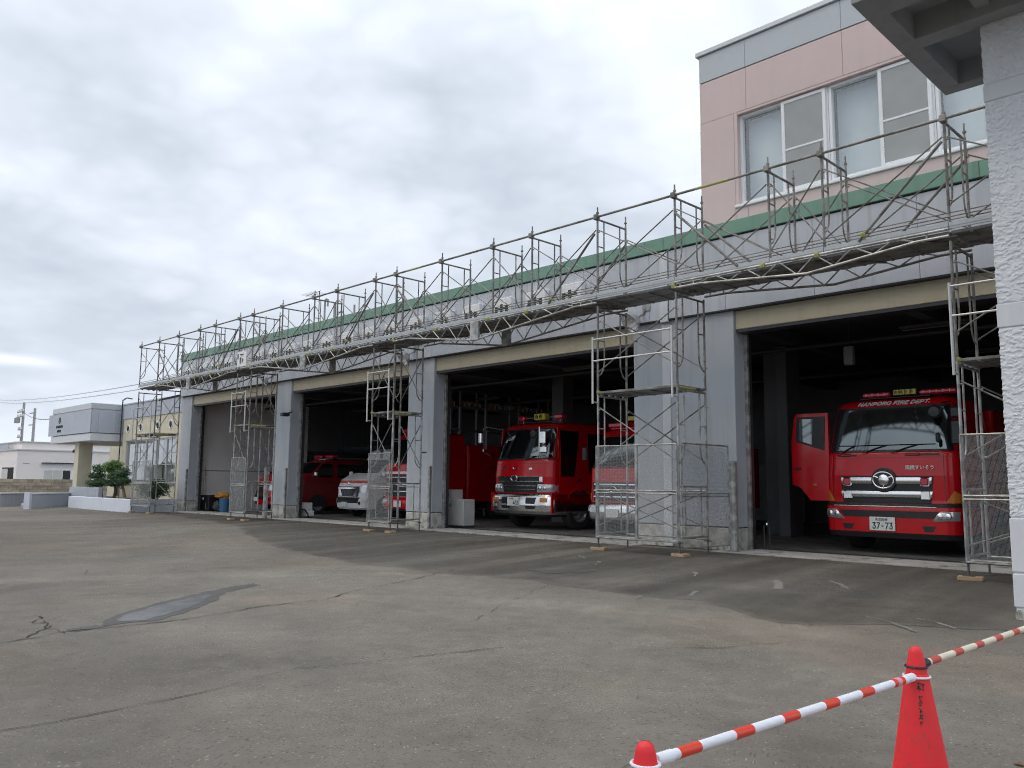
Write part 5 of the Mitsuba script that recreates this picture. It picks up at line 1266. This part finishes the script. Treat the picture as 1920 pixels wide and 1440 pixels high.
mb = MB(); mb.add(*lump(np.array([-31.95, 15.28, .64]), np.array([.46, .22, .13]), 3, .5)); put('orange_bag', mb, 'm_orangebag', 30, label='crumpled orange plastic bag lying over the blue bin', category='bag')
mb = MB(); mb.add(*lump(np.array([-32.3, 15.3, .2]), np.array([.26, .2, .22]), 5, .4)); put('green_sack', mb, 'm_greenbag', 30, label='dark green sack between the black box and the blue bin', category='sack')
t = thing('broom', 'long thin broom leaning against the grey inner wall', 'broom')
mb = MB(); mb.tube((-32.75, 15.0, .1), (-33.18, 15.1, 1.75), .016, 7); put('handle', mb, 'm_wood', parent=t)
mb = MB(); mb.cbox(-32.9, -32.58, 14.95, 15.04, .0, .11, .02); put('brush', mb, 'm_black', parent=t)
# lockers along the rear wall, strip lamps and pipes under the ceiling
for k, x in enumerate(np.arange(-16.6, -13.4, .62)):
    t = thing('locker', '%s grey steel locker from the left in the row along the rear wall' % ['first', 'second', 'third', 'fourth', 'fifth', 'sixth'][k], 'locker', 'lockers along the rear wall')
    mb = MB(); mb.cbox(x, x + .60, 26.4, 26.95, .05, 1.95, .008); put('body', mb, 'm_locker', parent=t)
    mb = MB(); mb.cbox(x + .02, x + .58, 26.38, 26.398, .09, 1.92, .004); put('door', mb, 'm_locker', parent=t)
for k, (x, y) in enumerate([(x, y) for x in (-30, -22, -14.2, -5.4) for y in (16.6, 20.5)]):
    t = thing('strip_lamp', 'unlit strip lamp under the ceiling, %s, above the %s bay' % (['near the bay mouth', 'deeper inside'][k % 2], ['far left', 'white van', 'middle truck', 'largest truck'][k // 2]), 'lamp', 'strip lamps under the garage ceiling')
    mb = MB(); mb.cbox(x - .62, x + .62, y - .08, y + .08, 4.28, 4.34, .01); put('tray', mb, 'm_lamptray', parent=t)
    mb = MB(); mb.tube((x - .58, y - .03, 4.255), (x + .58, y - .03, 4.255), .014, 8); put('lamp_tube', mb, 'm_tube', 30, parent=t)
    for q in (-.4, .4): mb = MB(); mb.tube((x + q, y, 4.33), (x + q, y, 4.73), .006, 5); put('hanger', mb, 'm_darkmetal', parent=t)
for k, (y, z, r_) in enumerate([(17.6, 4.33, .045), (17.9, 4.36, .03), (22.4, 4.3, .06)]):
    mb = MB(); mb.tube((-33.2, y, z), (2.4, y, z), r_, 9); put('ceiling_pipe', mb, 'm_lamptray', 30, label=['nearest and thicker of the two pipes running under the front of the garage ceiling', 'thin pipe running beside the nearest pipe under the garage ceiling', 'thick pipe running under the ceiling at the back of the garage'][k], category='pipe')
t = thing('hanging_light', 'small box lamp hanging from the ceiling above the largest truck', 'lamp')
mb = MB(); mb.cbox(-7.35, -7.15, 17.0, 17.14, 3.75, 4.15, .02); put('body', mb, 'm_locker', parent=t); mb = MB(); mb.tube((-7.25, 17.07, 4.15), (-7.25, 17.07, 4.72), .012, 6); put('rod', mb, 'm_darkmetal', parent=t)
# hose rack between the vehicles
t = thing('hose_rack', 'tall steel rack with rolled hoses on its shelves at the back of the garage', 'rack')
for y in (18.6, 20.2, 21.5, 23.3, 25.0):
    for x in (-23.72, -23.2):
        mb = MB(); mb.cbox(x - .04, x + .04, y - .04, y + .04, 0, 4.68, .006); put('upright', mb, 'm_rail', parent=t)
for z in (1.6, 2.36, 3.22, 4.08):
    mb = MB(); mb.cbox(-23.75, -23.16, 18.5, 25.1, z - .05, z, .006); s_ = put('shelf', mb, 'm_rail', parent=t)
    if z in (2.36, 4.08, 1.6):
        for y in np.arange(18.8, 25, .26):
            if abs(y - 20.2) < .1 or abs(y - 21.5) < .1: continue
            r_ = .10 + .02 * rng.random()
            mb = MB(); mb.revolve([(.02, -.04), (r_, -.045), (r_, .045), (.02, .04)], (-23.30, y, z + r_), 'y', 14); k_ = put('hose_roll', mb, 'm_offwhite' if rng.random() < .6 else 'm_orangebag', 30, parent=s_)
            mb = MB(); mb.revolve([(.001, .13), (.028, .12), (.03, 0), (.024, -.01)], (-23.20, y + .06, z + .01), 'z', 10); put('coupling', mb, 'm_white', 30, parent=s_)
t = thing('boat', 'dark rescue boat hanging under the ceiling at the back of the second bay', 'boat')
mb = MB(); m = trimesh.creation.icosphere(subdivisions=3); v = np.array(m.vertices) * [2.9, .7, .34]; v[:, 2] = np.where(v[:, 2] > 0, .05 * v[:, 2], v[:, 2]); mb.add(v + [-30.2, 21.5, 2.75], m.faces); put('hull', mb, 'm_boathull', 35, parent=t)
for x in (-32.0, -28.6):
    for y in (20.9, 22.1): mb = MB(); mb.tube((x, y, 2.7), (x, y, 4.72), .012, 5); put('hanger', mb, 'm_darkmetal', parent=t)


def floodlight(c, r, aim, label):
    t = thing('floodlight', label, 'floodlight', 'floodlights under the green roof edge')
    c = np.array(c, float); a = np.array(aim, float); a /= np.linalg.norm(a)
    z = a; x = np.cross(z, [0, 0, 1.0]); x /= np.linalg.norm(x); y = np.cross(z, x); M = np.eye(4); M[:3, 0], M[:3, 1], M[:3, 2], M[:3, 3] = x, y, z, c
    put('lamp_housing', MB(M).revolve([(.001, -.62 * r), (.35 * r, -.6 * r), (.7 * r, -.25 * r), (1.0 * r, .35 * r), (1.03 * r, .40 * r), (1.0 * r, .42 * r)], (0, 0, 0), 'z', 28), 'm_aluminium', 35, parent=t)
    put('reflector', MB(M).revolve([(.97 * r, .38 * r), (.7 * r, -.05 * r), (.3 * r, -.4 * r), (.001, -.45 * r)], (0, 0, 0), 'z', 28), 'm_chromew', 35, parent=t)
    put('bulb', MB(M).revolve([(.001, .2 * r), (.16 * r, .1 * r), (.2 * r, -.1 * r), (.1 * r, -.4 * r)], (0, 0, 0), 'z', 14), 'm_white', 35, parent=t)
    th = np.linspace(0, 2 * np.pi, 29)[:-1]; v = np.vstack([[[0, 0, .43 * r]], np.c_[np.cos(th) * r * .98, np.sin(th) * r * .98, th * 0 + .40 * r]]); i = np.arange(28)
    put('lens', MB(M).add(v, np.stack([i * 0, i + 1, (i + 1) % 28 + 1], 1)), 'm_lampglass', parent=t)
    mb = MB(); b = c - a * .55 * r
    mb.path([b, b + [.06, .16, .1], (b[0] + .14, YF - .01, b[2] + .22)], .028, 7); mb.cbox(b[0] + .04, b[0] + .24, YF - .03, YF - .001, b[2] + .14, b[2] + .34, .01); put('bracket', mb, 'm_steel2', parent=t)


scene['m_chromew'] = {'type': 'twosided', 'bsdf': {'type': 'roughconductor', 'material': 'Al', 'alpha': .12}}
scene['m_lampglass'] = {'type': 'thindielectric', 'int_ior': 1.5}
floodlight((-10.50, 13.93, 4.67), .235, (-.25, -.75, -.62), 'round glass floodlight fixed to the fascia above the double pillar')
floodlight((-18.40, 13.93, 4.70), .22, (-.25, -.75, -.62), 'round floodlight above the pillar beside the white van')
floodlight((-26.35, 13.95, 4.70), .17, (-.25, -.75, -.62), 'small floodlight half hidden by scaffold above the pillar of the far left bay')
mb = MB(); mb.cbox(-10.98, -10.05, YF - .004, YF + .02, 4.665, 4.98, .004)
t = thing('security_camera', 'small camera on a bracket at the pillar between the first and second bays', 'camera')
mb = MB(); mb.path([(-25.0, 14.29, 3.55), (-24.95, 14.1, 3.5)], .02, 6); put('bracket', mb, 'm_darkmetal', parent=t); mb = MB(); mb.cbox(-25.05, -24.85, 13.85, 14.12, 3.38, 3.5, .02); put('housing', mb, 'm_darkmetal', parent=t)

# ---------------------------------------------------------------- annex
AX = thing('annex_building', 'low cream annex with a grey band and round vents left of the garage', 'building')
YX = 14.6
mb = MB()
mb.box(-41.2, -40.75, YX, YX + .2, -.1, 4.08); mb.box(-40.75, -35.05, YX, YX + .2, 3.05, 4.08); mb.box(-40.75, -35.05, YX, YX + .2, -.1, 1.1); mb.box(-35.05, -33.96, YX, YX + .2, -.1, 4.08); mb.box(-41.2, -41.0, YX + .2, 24, -.1, 4.08)
W = put('wall', mb, 'm_cream', parent=AX)
mb = MB(); mb.box(-41.15, -33.97, YX + .21, YX + 3, .0, 4.0); put('dark_room', mb, 'm_interior', parent=AX)
for a, b in ((-41.22, -38.6), (-38.6, -36.2), (-36.2, -33.97)):
    mb = MB(); mb.cbox(a + .004, b - .004, YX - .04, YX + .2, 4.09, 4.76, .006); put('band_panel', mb, 'm_annexgrey', parent=AX)
mb = MB(); mb.cbox(-41.26, -33.97, YX - .08, YX + .4, 4.765, 4.83, .006); put('coping', mb, 'm_coping', parent=AX)
mb = MB(); mb.box(-41.2, -34, YX + .4, 24, 4.5, 4.7); put('roof', mb, 'm_farroof', parent=AX)
for x in (-40.6, -39.05, -37.1, -35.7):
    mb = MB(); mb.revolve([(.14, 0), (.17, -.03), (.20, -.02), (.20, .02)], (x, YX, 3.62), 'y', 20); v_ = put('round_vent', mb, 'm_whiteframe', 30, parent=AX)
    mb = MB(); mb.revolve([(.001, -.012), (.145, -.010)], (x, YX, 3.62), 'y', 20); put('hole', mb, 'm_blackmatt', parent=v_)
xw = np.linspace(-40.75, -35.05, 6)
for k, (a, b) in enumerate(zip(xw[:-1], xw[1:])):
    mb = MB(); f = .05; y = YX + .06
    mb.cbox(a, a + f, y, y + .08, 1.1, 3.05, .004); mb.cbox(b - f, b - .002, y, y + .08, 1.1, 3.05, .004); mb.cbox(a + f, b - f, y + .001, y + .08, 2.99, 3.05, .004); mb.cbox(a + f, b - f, y + .001, y + .08, 1.1, 1.17, .004); mb.cbox(a + f, b - f, y + .002, y + .075, 1.88, 1.92, .004)
    w = put('window', mb, 'm_aluminium', parent=AX)
    mb = MB(); mb.add([(a, y + .04, 1.1), (b, y + .04, 1.1), (b, y + .04, 3.05), (a, y + .04, 3.05)], [[0, 1, 2], [0, 2, 3]]); put('pane', mb, 'm_glass', parent=w)
    mb = MB(); x1 = b if k not in (1, 3) else a + .6
    xx = np.arange(a + .04, x1 - .04, .03); yy = y + .10 + .025 * np.sin(xx * 42); n = len(xx); i = np.arange(n - 1)
    v = np.vstack([np.c_[xx, yy, xx * 0 + 1.12], np.c_[xx, yy, xx * 0 + 3.03]]); mb.add(v, np.vstack([np.stack([i, i + 1, i + 1 + n], 1), np.stack([i, i + 1 + n, i + n], 1)])); put('curtain', mb, 'm_screen' if k % 2 else 'm_annexcurtain', True, parent=w)
mb = MB(); mb.cbox(-40.85, -34.95, YX - .08, YX + .1, 1.03, 1.095, .006); put('sill', mb, 'm_aluminium', parent=AX)
mb = MB(); mb.cbox(-50.5, -41.21, 17.2, 17.4, -.1, 3.6, .01); R_ = put('entrance_wall', mb, 'm_cream', parent=AX)
for a, b, z0, z1 in ((-49.2, -48.4, .0, 2.1), (-48.3, -47.5, .0, 2.1), (-46.2, -45.4, 1.4, 2.5)):
    mb = MB(); mb.cbox(a, b, 17.14, 17.19, z0, z1, .01); put('door_leaf', mb, 'm_darkmetal', parent=R_)
mb = MB(); mb.path([(-41.32, 14.52, .2), (-41.32, 14.52, 4.6), (-41.25, 14.5, 5.0), (-40.9, 14.55, 5.1), (-40.6, 14.7, 5.05)], .028, 8); put('downpipe', mb, 'm_darkmetal', parent=AX)
# canopy of the annex entrance
EC = thing('entrance_canopy', 'boxy grey canopy with an emblem and small lettering over the annex entrance', 'canopy')
X0c, X1c, Y0c, Y1c = -47.9, -41.52, 13.2, 17.2
mb = MB(); mb.box(X0c + .05, X1c - .02, Y0c + .02, Y1c, 3.44, 4.5); CB = put('box_core', mb, 'm_joint', parent=EC)
for a, b in ((X0c, -45.8), (-45.8, -43.7), (-43.7, X1c)):
    mb = MB(); mb.cbox(a + .003, b - .003, Y0c, Y0c + .03, 3.42, 4.52, .004); put('front_panel', mb, 'm_annexgrey', parent=EC)
for a, b in ((Y0c, 13.55), (13.55, 14.35), (14.35, 17.2)):
    mb = MB(); mb.cbox(X1c - .03, X1c, a + .034 * (a == Y0c) + .003, b - .003, 3.42, 4.52, .004); put('side_panel', mb, 'm_annexgrey', parent=EC)
mb = MB(); mb.cbox(X0c + .6, X1c + .02, Y0c - .02, Y1c, 4.525, 4.82, .02); put('top_cap', mb, 'm_coping', parent=EC)
mb = MB(); mb.cbox(X0c + .35, X1c - .05, Y0c + .05, Y1c, 3.04, 3.40, .01); put('lower_fascia', mb, 'm_stuccoflat', parent=EC)
mb = MB()
for a in np.arange(5) * 2 * np.pi / 5: mb.prism(Polygon([(-46.1 + .13 * math.sin(a), 4.18 + .13 * math.cos(a)), (-46.1 + .15 * math.sin(a + .6), 4.18 + .15 * math.cos(a + .6)), (-46.1, 4.18)]).buffer(.03), Y0c - .02, Y0c - .003, 'xzy')
put('emblem', mb, 'm_darkmetal', parent=EC)
mb = MB(); glyphs(mb, '南空知消防組合', .13, (-46.62, Y0c - .004, 3.80), (1, 0, 0), (0, 0, 1), .012, 1.0, 1.12); put('lettering', mb, 'm_ink', parent=EC)
mb = MB(); glyphs(mb, '南幌支署', .13, (-46.42, Y0c - .004, 3.58), (1, 0, 0), (0, 0, 1), .012, 1.0, 1.12); put('lettering', mb, 'm_ink', parent=EC)
for a, b in (((-44.8, -44.2), (13.6, 14.25)), ((-44.8, -44.2), (16.3, 16.9))):
    mb = MB(); mb.cbox(*a, *b, .0, 3.05, .02); put('post', mb, 'm_cream', parent=EC)
t = thing('entrance_lamp', 'black round lamp fixed to the cream post under the canopy', 'lamp')
mb = MB(); mb.revolve([(.001, -.1), (.12, -.08), (.16, 0), (.12, .08), (.001, .1)], (-44.95, 13.7, 2.62), 'z', 16); put('globe', mb, 'm_black', 35, parent=t); mb = MB(); mb.tube((-44.95, 13.7, 2.66), (-44.78, 13.75, 2.75), .02, 6); put('arm', mb, 'm_black', parent=t)

# planter and low walls
PT = thing('planter', 'long whitish concrete planter in front of the annex', 'planter')
mb = MB(); mb.cbox(-41.4, -33.9, 12.45, 12.62, -.12, .46, .012); put('front_wall', mb, 'm_planterwall', parent=PT)
mb = MB(); mb.cbox(-34.07, -33.9, 12.622, 14.58, -.12, .46, .012); put('end_wall', mb, 'm_planterwall', parent=PT)
mb = MB(); mb.cbox(-41.4, -41.23, 12.622, 14.58, -.12, .46, .012); put('end_wall', mb, 'm_planterwall', parent=PT)
mb = MB(); mb.add(*sheet(np.linspace(-41.3, -34.0, 60), np.linspace(12.55, 14.59, 18), 0, lambda x, y: .36 + .05 * meshkit.fbm(np.stack([x * 3, y * 3, x * 0], -1), 3, 4))); put('soil', mb, 'm_soil', True, parent=PT)
LW = thing('low_wall', 'low grey wall round the canopy post behind the planter', 'wall')
mb = MB(); mb.cbox(-43.6, -39.6, 13.12, 13.30, -.1, .87, .012); put('wall_face', mb, 'm_lowwall', parent=LW)
LW2 = thing('low_wall', 'low grey wall with a pale end post, farthest along the yard', 'wall')
p0, p1 = np.array([-41.0, 10.75]), np.array([-43.6, 13.2])
d = p1 - p0; d /= np.linalg.norm(d); nn = np.array([-d[1], d[0]])
def slab(p0, p1, w, z0, z1):
    mb = MB(); d = p1 - p0; d = d / np.linalg.norm(d); n_ = np.array([-d[1], d[0]]) * w / 2
    return mb.prism(Polygon([p0 + n_, p1 + n_, p1 - n_, p0 - n_]), z0, z1, 'xyz')
put('wall_face', slab(p0, p1, .16, -.15, .54), 'm_lowwall', parent=LW2)
put('cap', slab(p0 - d * .03, p1, .22, .545, .60), 'm_planterwall', parent=LW2)
put('end_post', slab(p0 - d * .22, p0 - d * .035, .24, -.15, .62), 'm_planterwall', parent=LW2)
LW3 = thing('low_wall', 'short low kerb wall near a strip of bare yellow earth', 'wall')
put('wall_face', slab(np.array([-44.6, 10.4]), np.array([-47.2, 13.0]), .2, -.15, .50), 'm_lowwall', parent=LW3)
put('cap', slab(np.array([-44.55, 10.35]), np.array([-47.2, 13.0]), .28, .505, .56), 'm_planterwall', parent=LW3)
for k, (x, y) in enumerate([(-42.0, 10.9), (-42.7, 11.2), (-43.3, 11.2)]):
    mb = MB(); mb.cbox(x - .35, x + .35, y - .1, y + .1, -.12, .10, .03); put('wheel_stop', mb, 'm_poleconcrete', label='grey concrete wheel stop by the low wall, %s from the end post' % ['first', 'second', 'third'][k], category='wheel stop', group='concrete wheel stops by the low wall')
mb = MB(); mb.add(*blob([(-58, 11.5), (-50, 10.6), (-52, 14), (-66, 22), (-80, 22), (-76, 15)], .03, 5, .05)); struct('bare_earth', mb, 'm_field')


# ---------------------------------------------------------------- trees
def leaves(mb, c, s, n, size, seed, shell=.45):
    r = np.random.default_rng(seed)
    d = r.normal(size=(n, 3)); d /= np.linalg.norm(d, axis=1)[:, None]
    rad = shell + (1 - shell) * r.random(n) ** .6
    rad = rad * (1 + .55 * (meshkit.fbm(d * 2.6 + seed, 4, seed) - .5) * 2)
    p = np.array(c) + d * rad[:, None] * np.array(s)
    a = r.normal(size=(n, 3)) + d * .6; a /= np.linalg.norm(a, axis=1)[:, None]
    b = np.cross(a, r.normal(size=(n, 3))); b /= np.linalg.norm(b, axis=1)[:, None]
    L = size * r.uniform(.7, 1.4, n)[:, None]
    v = np.stack([p - b * L * .35, p + a * L, p + b * L * .35, p - a * L * .4], 1).reshape(-1, 3)
    i = np.arange(n) * 4
    mb.add(v, np.vstack([np.stack([i, i + 1, i + 2], 1), np.stack([i, i + 2, i + 3], 1)]))


def core(mb, c, s, seed): mb.add(*lump(np.array(c), np.array(s) * .52, seed, .35))


for lab, mat, crowns, trunks in [
    ('clipped dark pine in two tiers nearest the canopy post', 'm_leafa', [((-40.55, 13.5, 1.72), (.52, .5, .24)), ((-40.75, 13.4, 1.40), (.56, .5, .22)), ((-40.85, 13.4, 1.05), (.80, .6, .22)), ((-40.3, 13.5, 1.12), (.45, .5, .22))], [[(-40.3, 13.5, .38), (-40.35, 13.5, .8), (-40.5, 13.5, 1.5)]]),
    ('pale green clipped tree in the middle of the planter group', 'm_leafb', [((-39.35, 13.5, 1.76), (.52, .5, .26)), ((-38.95, 13.5, 1.90), (.42, .5, .24)), ((-39.1, 13.6, 1.45), (.46, .5, .22))], [[(-38.75, 13.5, .38), (-38.6, 13.5, .7), (-38.95, 13.55, 1.4)]]),
    ('clipped dark tree with a leaning trunk beside the annex window', 'm_leafc', [((-37.75, 13.4, 1.52), (.55, .5, .30)), ((-38.25, 13.4, 1.28), (.66, .5, .26)), ((-38.5, 13.4, 1.05), (.48, .5, .18)), ((-37.5, 13.4, 1.18), (.42, .5, .26))], [[(-37.25, 13.45, .38), (-37.5, 13.45, .8), (-37.9, 13.42, 1.3)]])]:
    t = thing('clipped_tree', lab, 'tree', 'clipped trees in the planter')
    mb = MB()
    for k, (c, s) in enumerate(crowns): leaves(mb, c, np.array(s) * .8, 700, .05, 11 + k + int(-c[0] * 7))
    m2 = MB()
    for k, (c, s) in enumerate(crowns): core(m2, c, s, 3 + k)
    put('crown', mb, mat, parent=t); put('inner_foliage', m2, 'm_leafa', True, parent=t)
    mb = MB()
    for pts in trunks:
        for q, (a, b) in enumerate(zip(pts[:-1], pts[1:])): mb.tube(a, b, .075 - .02 * q, 9, .055 - .02 * q)
    for (c, s) in crowns: mb.tube(trunks[0][1], np.array(c) - [0, 0, s[2] * .3], .03, 6, .015)
    put('trunk', mb, 'm_bark', parent=t)
t = thing('shrub', 'round dark green shrub behind the far scaffold tower', 'shrub')
mb = MB(); leaves(mb, (-33.75 - .6, 13.5, .86), (.88, .6, .38), 2600, .055, 77); put('foliage', mb, 'm_leafc', parent=t)
mb = MB(); core(mb, (-34.35, 13.5, .84), (.95, .65, .44), 9); put('inner_foliage', mb, 'm_leafa', True, parent=t)
mb = MB(); mb.tube((-34.35, 13.5, .36), (-34.35, 13.5, .8), .05, 7); put('stem', mb, 'm_bark', parent=t)

# ---------------------------------------------------------------- far background
FB = thing('neighbour_house', 'flat-roofed pale pinkish building beyond the block wall', 'building')
XB, Yb = -101.0, 25.0
mb = MB()
ops = [(27.62, 30.9, 1.25, 2.18)]
mb.box(-130, XB, Yb, 60, -.2, 4.30)
put('wall', mb, 'm_farwall', parent=FB)
mb = MB(); mb.box(-129.5, XB - .5, Yb + .5, 59, 4.31, 5.18); put('upper_wall', mb, 'm_farwall', parent=FB)
mb = MB(); mb.box(-130.3, XB + .15, Yb - .15, 60.2, 4.30, 4.42); put('eave', mb, 'm_farroof', parent=FB)
mb = MB(); mb.box(-129.8, XB - .3, Yb + .3, 59.5, 5.185, 5.28); put('roof_edge', mb, 'm_farroof', parent=FB)
mb = MB(); mb.cbox(XB, XB + .5, 27.4, 31.2, 2.92, 3.02, .01); put('awning', mb, 'm_darkmetal', parent=FB)
mb = MB(); mb.box(XB + .002, XB + .05, 27.6, 31, 1.1, 2.9); put('window_bay', mb, 'm_whiteframe', parent=FB)
for a, b, m in ((27.7, 28.55, 'm_offwhite'), (28.62, 29.5, 'm_offwhite'), (29.6, 30.35, 'm_black')):
    mb = MB(); mb.cbox(XB + .051, XB + .09, a, b, 1.15, 2.17, .008); w_ = put('window', mb, m, parent=FB)
mb = MB(); mb.box(-106.7, -102.0, Yb - .004, Yb + .4, .0, 2.45); put('porch_recess', mb, 'm_blackmatt', parent=FB)
mb = MB(); mb.box(-106.7, -104.3, Yb - .03, Yb - .006, .0, 2.3); put('door', mb, 'm_offwhite', parent=FB)
mb = MB(); mb.box(XB + .002, XB + .02, 25.6, 26.2, 2.85, 2.9); put('vent', mb, 'm_darkmetal', parent=FB)
mb = MB(); mb.box(-111, -104.5, Yb - .1, Yb + .0, 4.45, 5.0); put('roof_sign', mb, 'm_annexgrey', parent=FB)
BW = thing('block_wall', 'weathered grey concrete block wall in front of the pale building', 'wall')
mb = MB(); mb.box(-62.19, -62.03, 8, 30, -.2, 1.2); put('mortar', mb, 'm_joint', parent=BW)
for r_ in range(6):
    z = -.18 + r_ * .232
    for y in np.arange(12.0 + (.23 if r_ % 2 else 0), 21.5, .46):
        mb = MB(); q = .012 * rng.random(); mb.box(-62.2 - q, -62.0 + q, y + .008, y + .452, z + .006, z + .226); put('block', mb, 'm_block', parent=BW)
# utility poles and wires
UP = [(-136.0, 34.0, 12.3, 'utility pole carrying crossarms and a transformer behind the pale building'), (-132.6, 34.6, 11.3, 'plain utility pole standing beside the pole with the transformer')]
for k, (x, y, h, lab) in enumerate(UP):
    t = thing('utility_pole', lab, 'utility pole')
    mb = MB(); mb.tube((x, y, -.2), (x, y, h), .24, 10, .17); put('pole', mb, 'm_poleconcrete', 35, parent=t)
    if k == 0:
        for z, w in ((10.9, 3.2), (10.2, 3.2), (8.3, 1.6), (7.2, 1.6)):
            mb = MB(); mb.box(x - w * .62, x + w * .38, y - .35, y - .22, z - .07, z + .07); a_ = put('crossarm', mb, 'm_poleconcrete', parent=t)
            mb = MB()
            for q in np.linspace(-.58, .34, 5): mb.tube((x + w * q, y - .28, z + .07), (x + w * q, y - .28, z + .4), .07, 6)
            put('insulator', mb, 'm_white', parent=a_)
        for q in (-.9, -.2):
            mb = MB(); mb.tube((x + q, y - .6, 9.3), (x + q, y - .6, 10.05), .30, 10); put('transformer', mb, 'm_poleconcrete', 35, parent=t)
    else:
        for z in (10.6, 8.9):
            mb = MB(); mb.box(x - 1.4, x + .5, y - .35, y - .22, z - .06, z + .06); put('crossarm', mb, 'm_poleconcrete', parent=t)


def wire(p, q, sag, r, label):
    p, q = np.array(p, float), np.array(q, float)
    s = np.linspace(0, 1, 25); pts = p + (q - p) * s[:, None]; pts[:, 2] -= sag * 4 * s * (1 - s)
    mb = MB().path([tuple(a) for a in pts], r, 5)
    put('overhead_wire', mb, 'm_cable', label=label, category='wire', group='overhead wires left of the garage')


wire((-34.2, 16.0, 6.05), (-150, 33, 13.6), .6, .018, 'upper overhead wire running from the garage corner out to the left')
wire((-34.2, 16.0, 5.75), (-150, 33, 13.2), .6, .018, 'second overhead wire running just below the upper one')
wire((-47.7, 14.5, 4.85), (-136, 33.7, 11.3), .9, .03, 'thin wire dropping from the utility pole to the annex canopy')
mb = MB(); mb.tube((-33.9, 16, 6.2), (-34.2, 16, 6.05), .03, 6)


# ---------------------------------------------------------------- traffic cones and bars
def cone(x, y, label, dx=0):
    t = thing('traffic_cone', label, 'traffic cone', 'red traffic cones joined by striped bars')
    z = float(g(x, y)) + .004
    a = rng.uniform(0, 1.5); mb = MB(); mb.cbox(-.19, .19, -.19, .19, 0, .03, .02); v, f = mb.arrays(); c, s_ = math.cos(a), math.sin(a)
    mb = MB(); mb.add(np.c_[v[:, 0] * c - v[:, 1] * s_ + x, v[:, 0] * s_ + v[:, 1] * c + y, v[:, 2] + z], f); put('base', mb, 'm_cone', parent=t)
    put('body', MB().revolve([(.138, .028), (.130, .06), (.052, .545), (.046, .552), (.046, .565), (.031, .645), (.026, .662), (.016, .672), (.001, .675)], (x, y, z), 'z', 36), 'm_cone', 40, parent=t)
    return t, z


C1, C2_, C3_ = (-1.535, 4.23), (-1.60, 2.17), (-1.455, 7.15)
t1, z1 = cone(*C1, 'red traffic cone with black handwriting, joining the white and the cream bars')
t2, z2 = cone(*C2_, 'red traffic cone whose tip alone shows at the bottom edge')
t3, z3 = cone(*C3_, 'red traffic cone at the far end of the cream striped bar')
# hand-written marks down the cone
mb = MB(); zz = .50
to_cam = np.array([-C1[0], -C1[1]]); to_cam /= np.linalg.norm(to_cam); side = np.array([-to_cam[1], to_cam[0]]) * -1
def cpt(u, z):
    r = float(np.interp(z, [.06, .545], [.130, .052])) + .001
    th = u / r; d = to_cam * math.cos(th) - side * math.sin(th) * -1
    return (C1[0] + d[0] * r, C1[1] + d[1] * r, z1 + z)
def stroke(pts): mb.path([cpt(u - .012, z) for u, z in pts], .0026, 5)
for (z, shapes) in ((.505, [[(-.014, .012), (-.014, -.022)], [(-.022, .004), (-.004, .006)], [(-.004, .012), (.012, .01)], [(.004, .016), (.004, -.022)], [(-.002, -.002), (.014, -.003)], [(.004, -.004), (-.006, -.018)], [(.004, -.004), (.014, -.016)]]),
                   (.452, [[(-.010, .006), (.008, .004)], [(.004, .010), (.002, -.010), (-.006, -.012)]]), (.428, [[(-.008, .004), (.010, .003)], [(-.004, -.006), (.008, -.008)]]),
                   (.400, [[(.008, .008), (-.006, -.008)], [(.002, .0), (.003, -.014)]]), (.372, [[(-.008, .006), (.006, .006), (-.006, -.010)], [(.0, -.004), (.010, -.010)]]), (.345, [[(-.006, .004), (.006, .004), (.002, -.010)]])):
    for s_ in shapes: stroke([(u, z + w) for u, w in s_])
put('handwriting', mb, 'm_ink', parent=t1)


def bar(a, b, za, zb, label, white, red, segs, r=.017, pink=None):
    t = thing('barrier_bar', label, 'barrier bar', 'striped bars between the cones')
    A, B = np.array([*a, za]), np.array([*b, zb]); d = B - A; L = np.linalg.norm(d); d /= L
    o = .06
    P0, P1 = A + d * o, B - d * o
    put('tube', MB().tube(P0, P1, r, 16), white, 40, parent=t)
    L2 = L - 2 * o
    for q in range(segs):
        m_ = (q + .5) / segs; h = .36 / segs / 2
        put('red_stripe', MB().tube(P0 + d * L2 * (m_ - h), P0 + d * L2 * (m_ + h), r + .0006, 16), red, 40, parent=t)
    if pink: put('pink_tape', MB().tube(P0 + d * L2 * pink, P0 + d * L2 * (pink + .022), r + .0022, 16), 'm_pinktape', 40, parent=t)
    for c, z, s in ((a, za, 1), (b, zb, -1)):
        hh = z - float(g(*c)); rr = float(np.interp(hh, [.545, .555, .645], [.058, .052, .038]))
        mb = MB().path([(c[0] + rr * math.cos(q), c[1] + rr * math.sin(q), z) for q in np.linspace(0, 6.2832, 25)], .0055, 7)
        cc = np.array([c[0], c[1], z]); mb.tube(cc + d * s * .05, cc + d * s * .13, r + .003, 14)
        put('end_ring', mb, white if white == 'm_barwhite' else 'm_black', 40, parent=t)
    return t


bar(C2_, C1, z2 + .608, z1 + .538, 'red and white striped bar with a pink tape, between the two nearest cones', 'm_barwhite', 'm_barred', 6, pink=.905)
bar(C1, C3_, z1 + .582, z3 + .515, 'faded red and cream striped bar running from the handwritten cone to the right', 'm_barcream', 'm_barred2', 9)
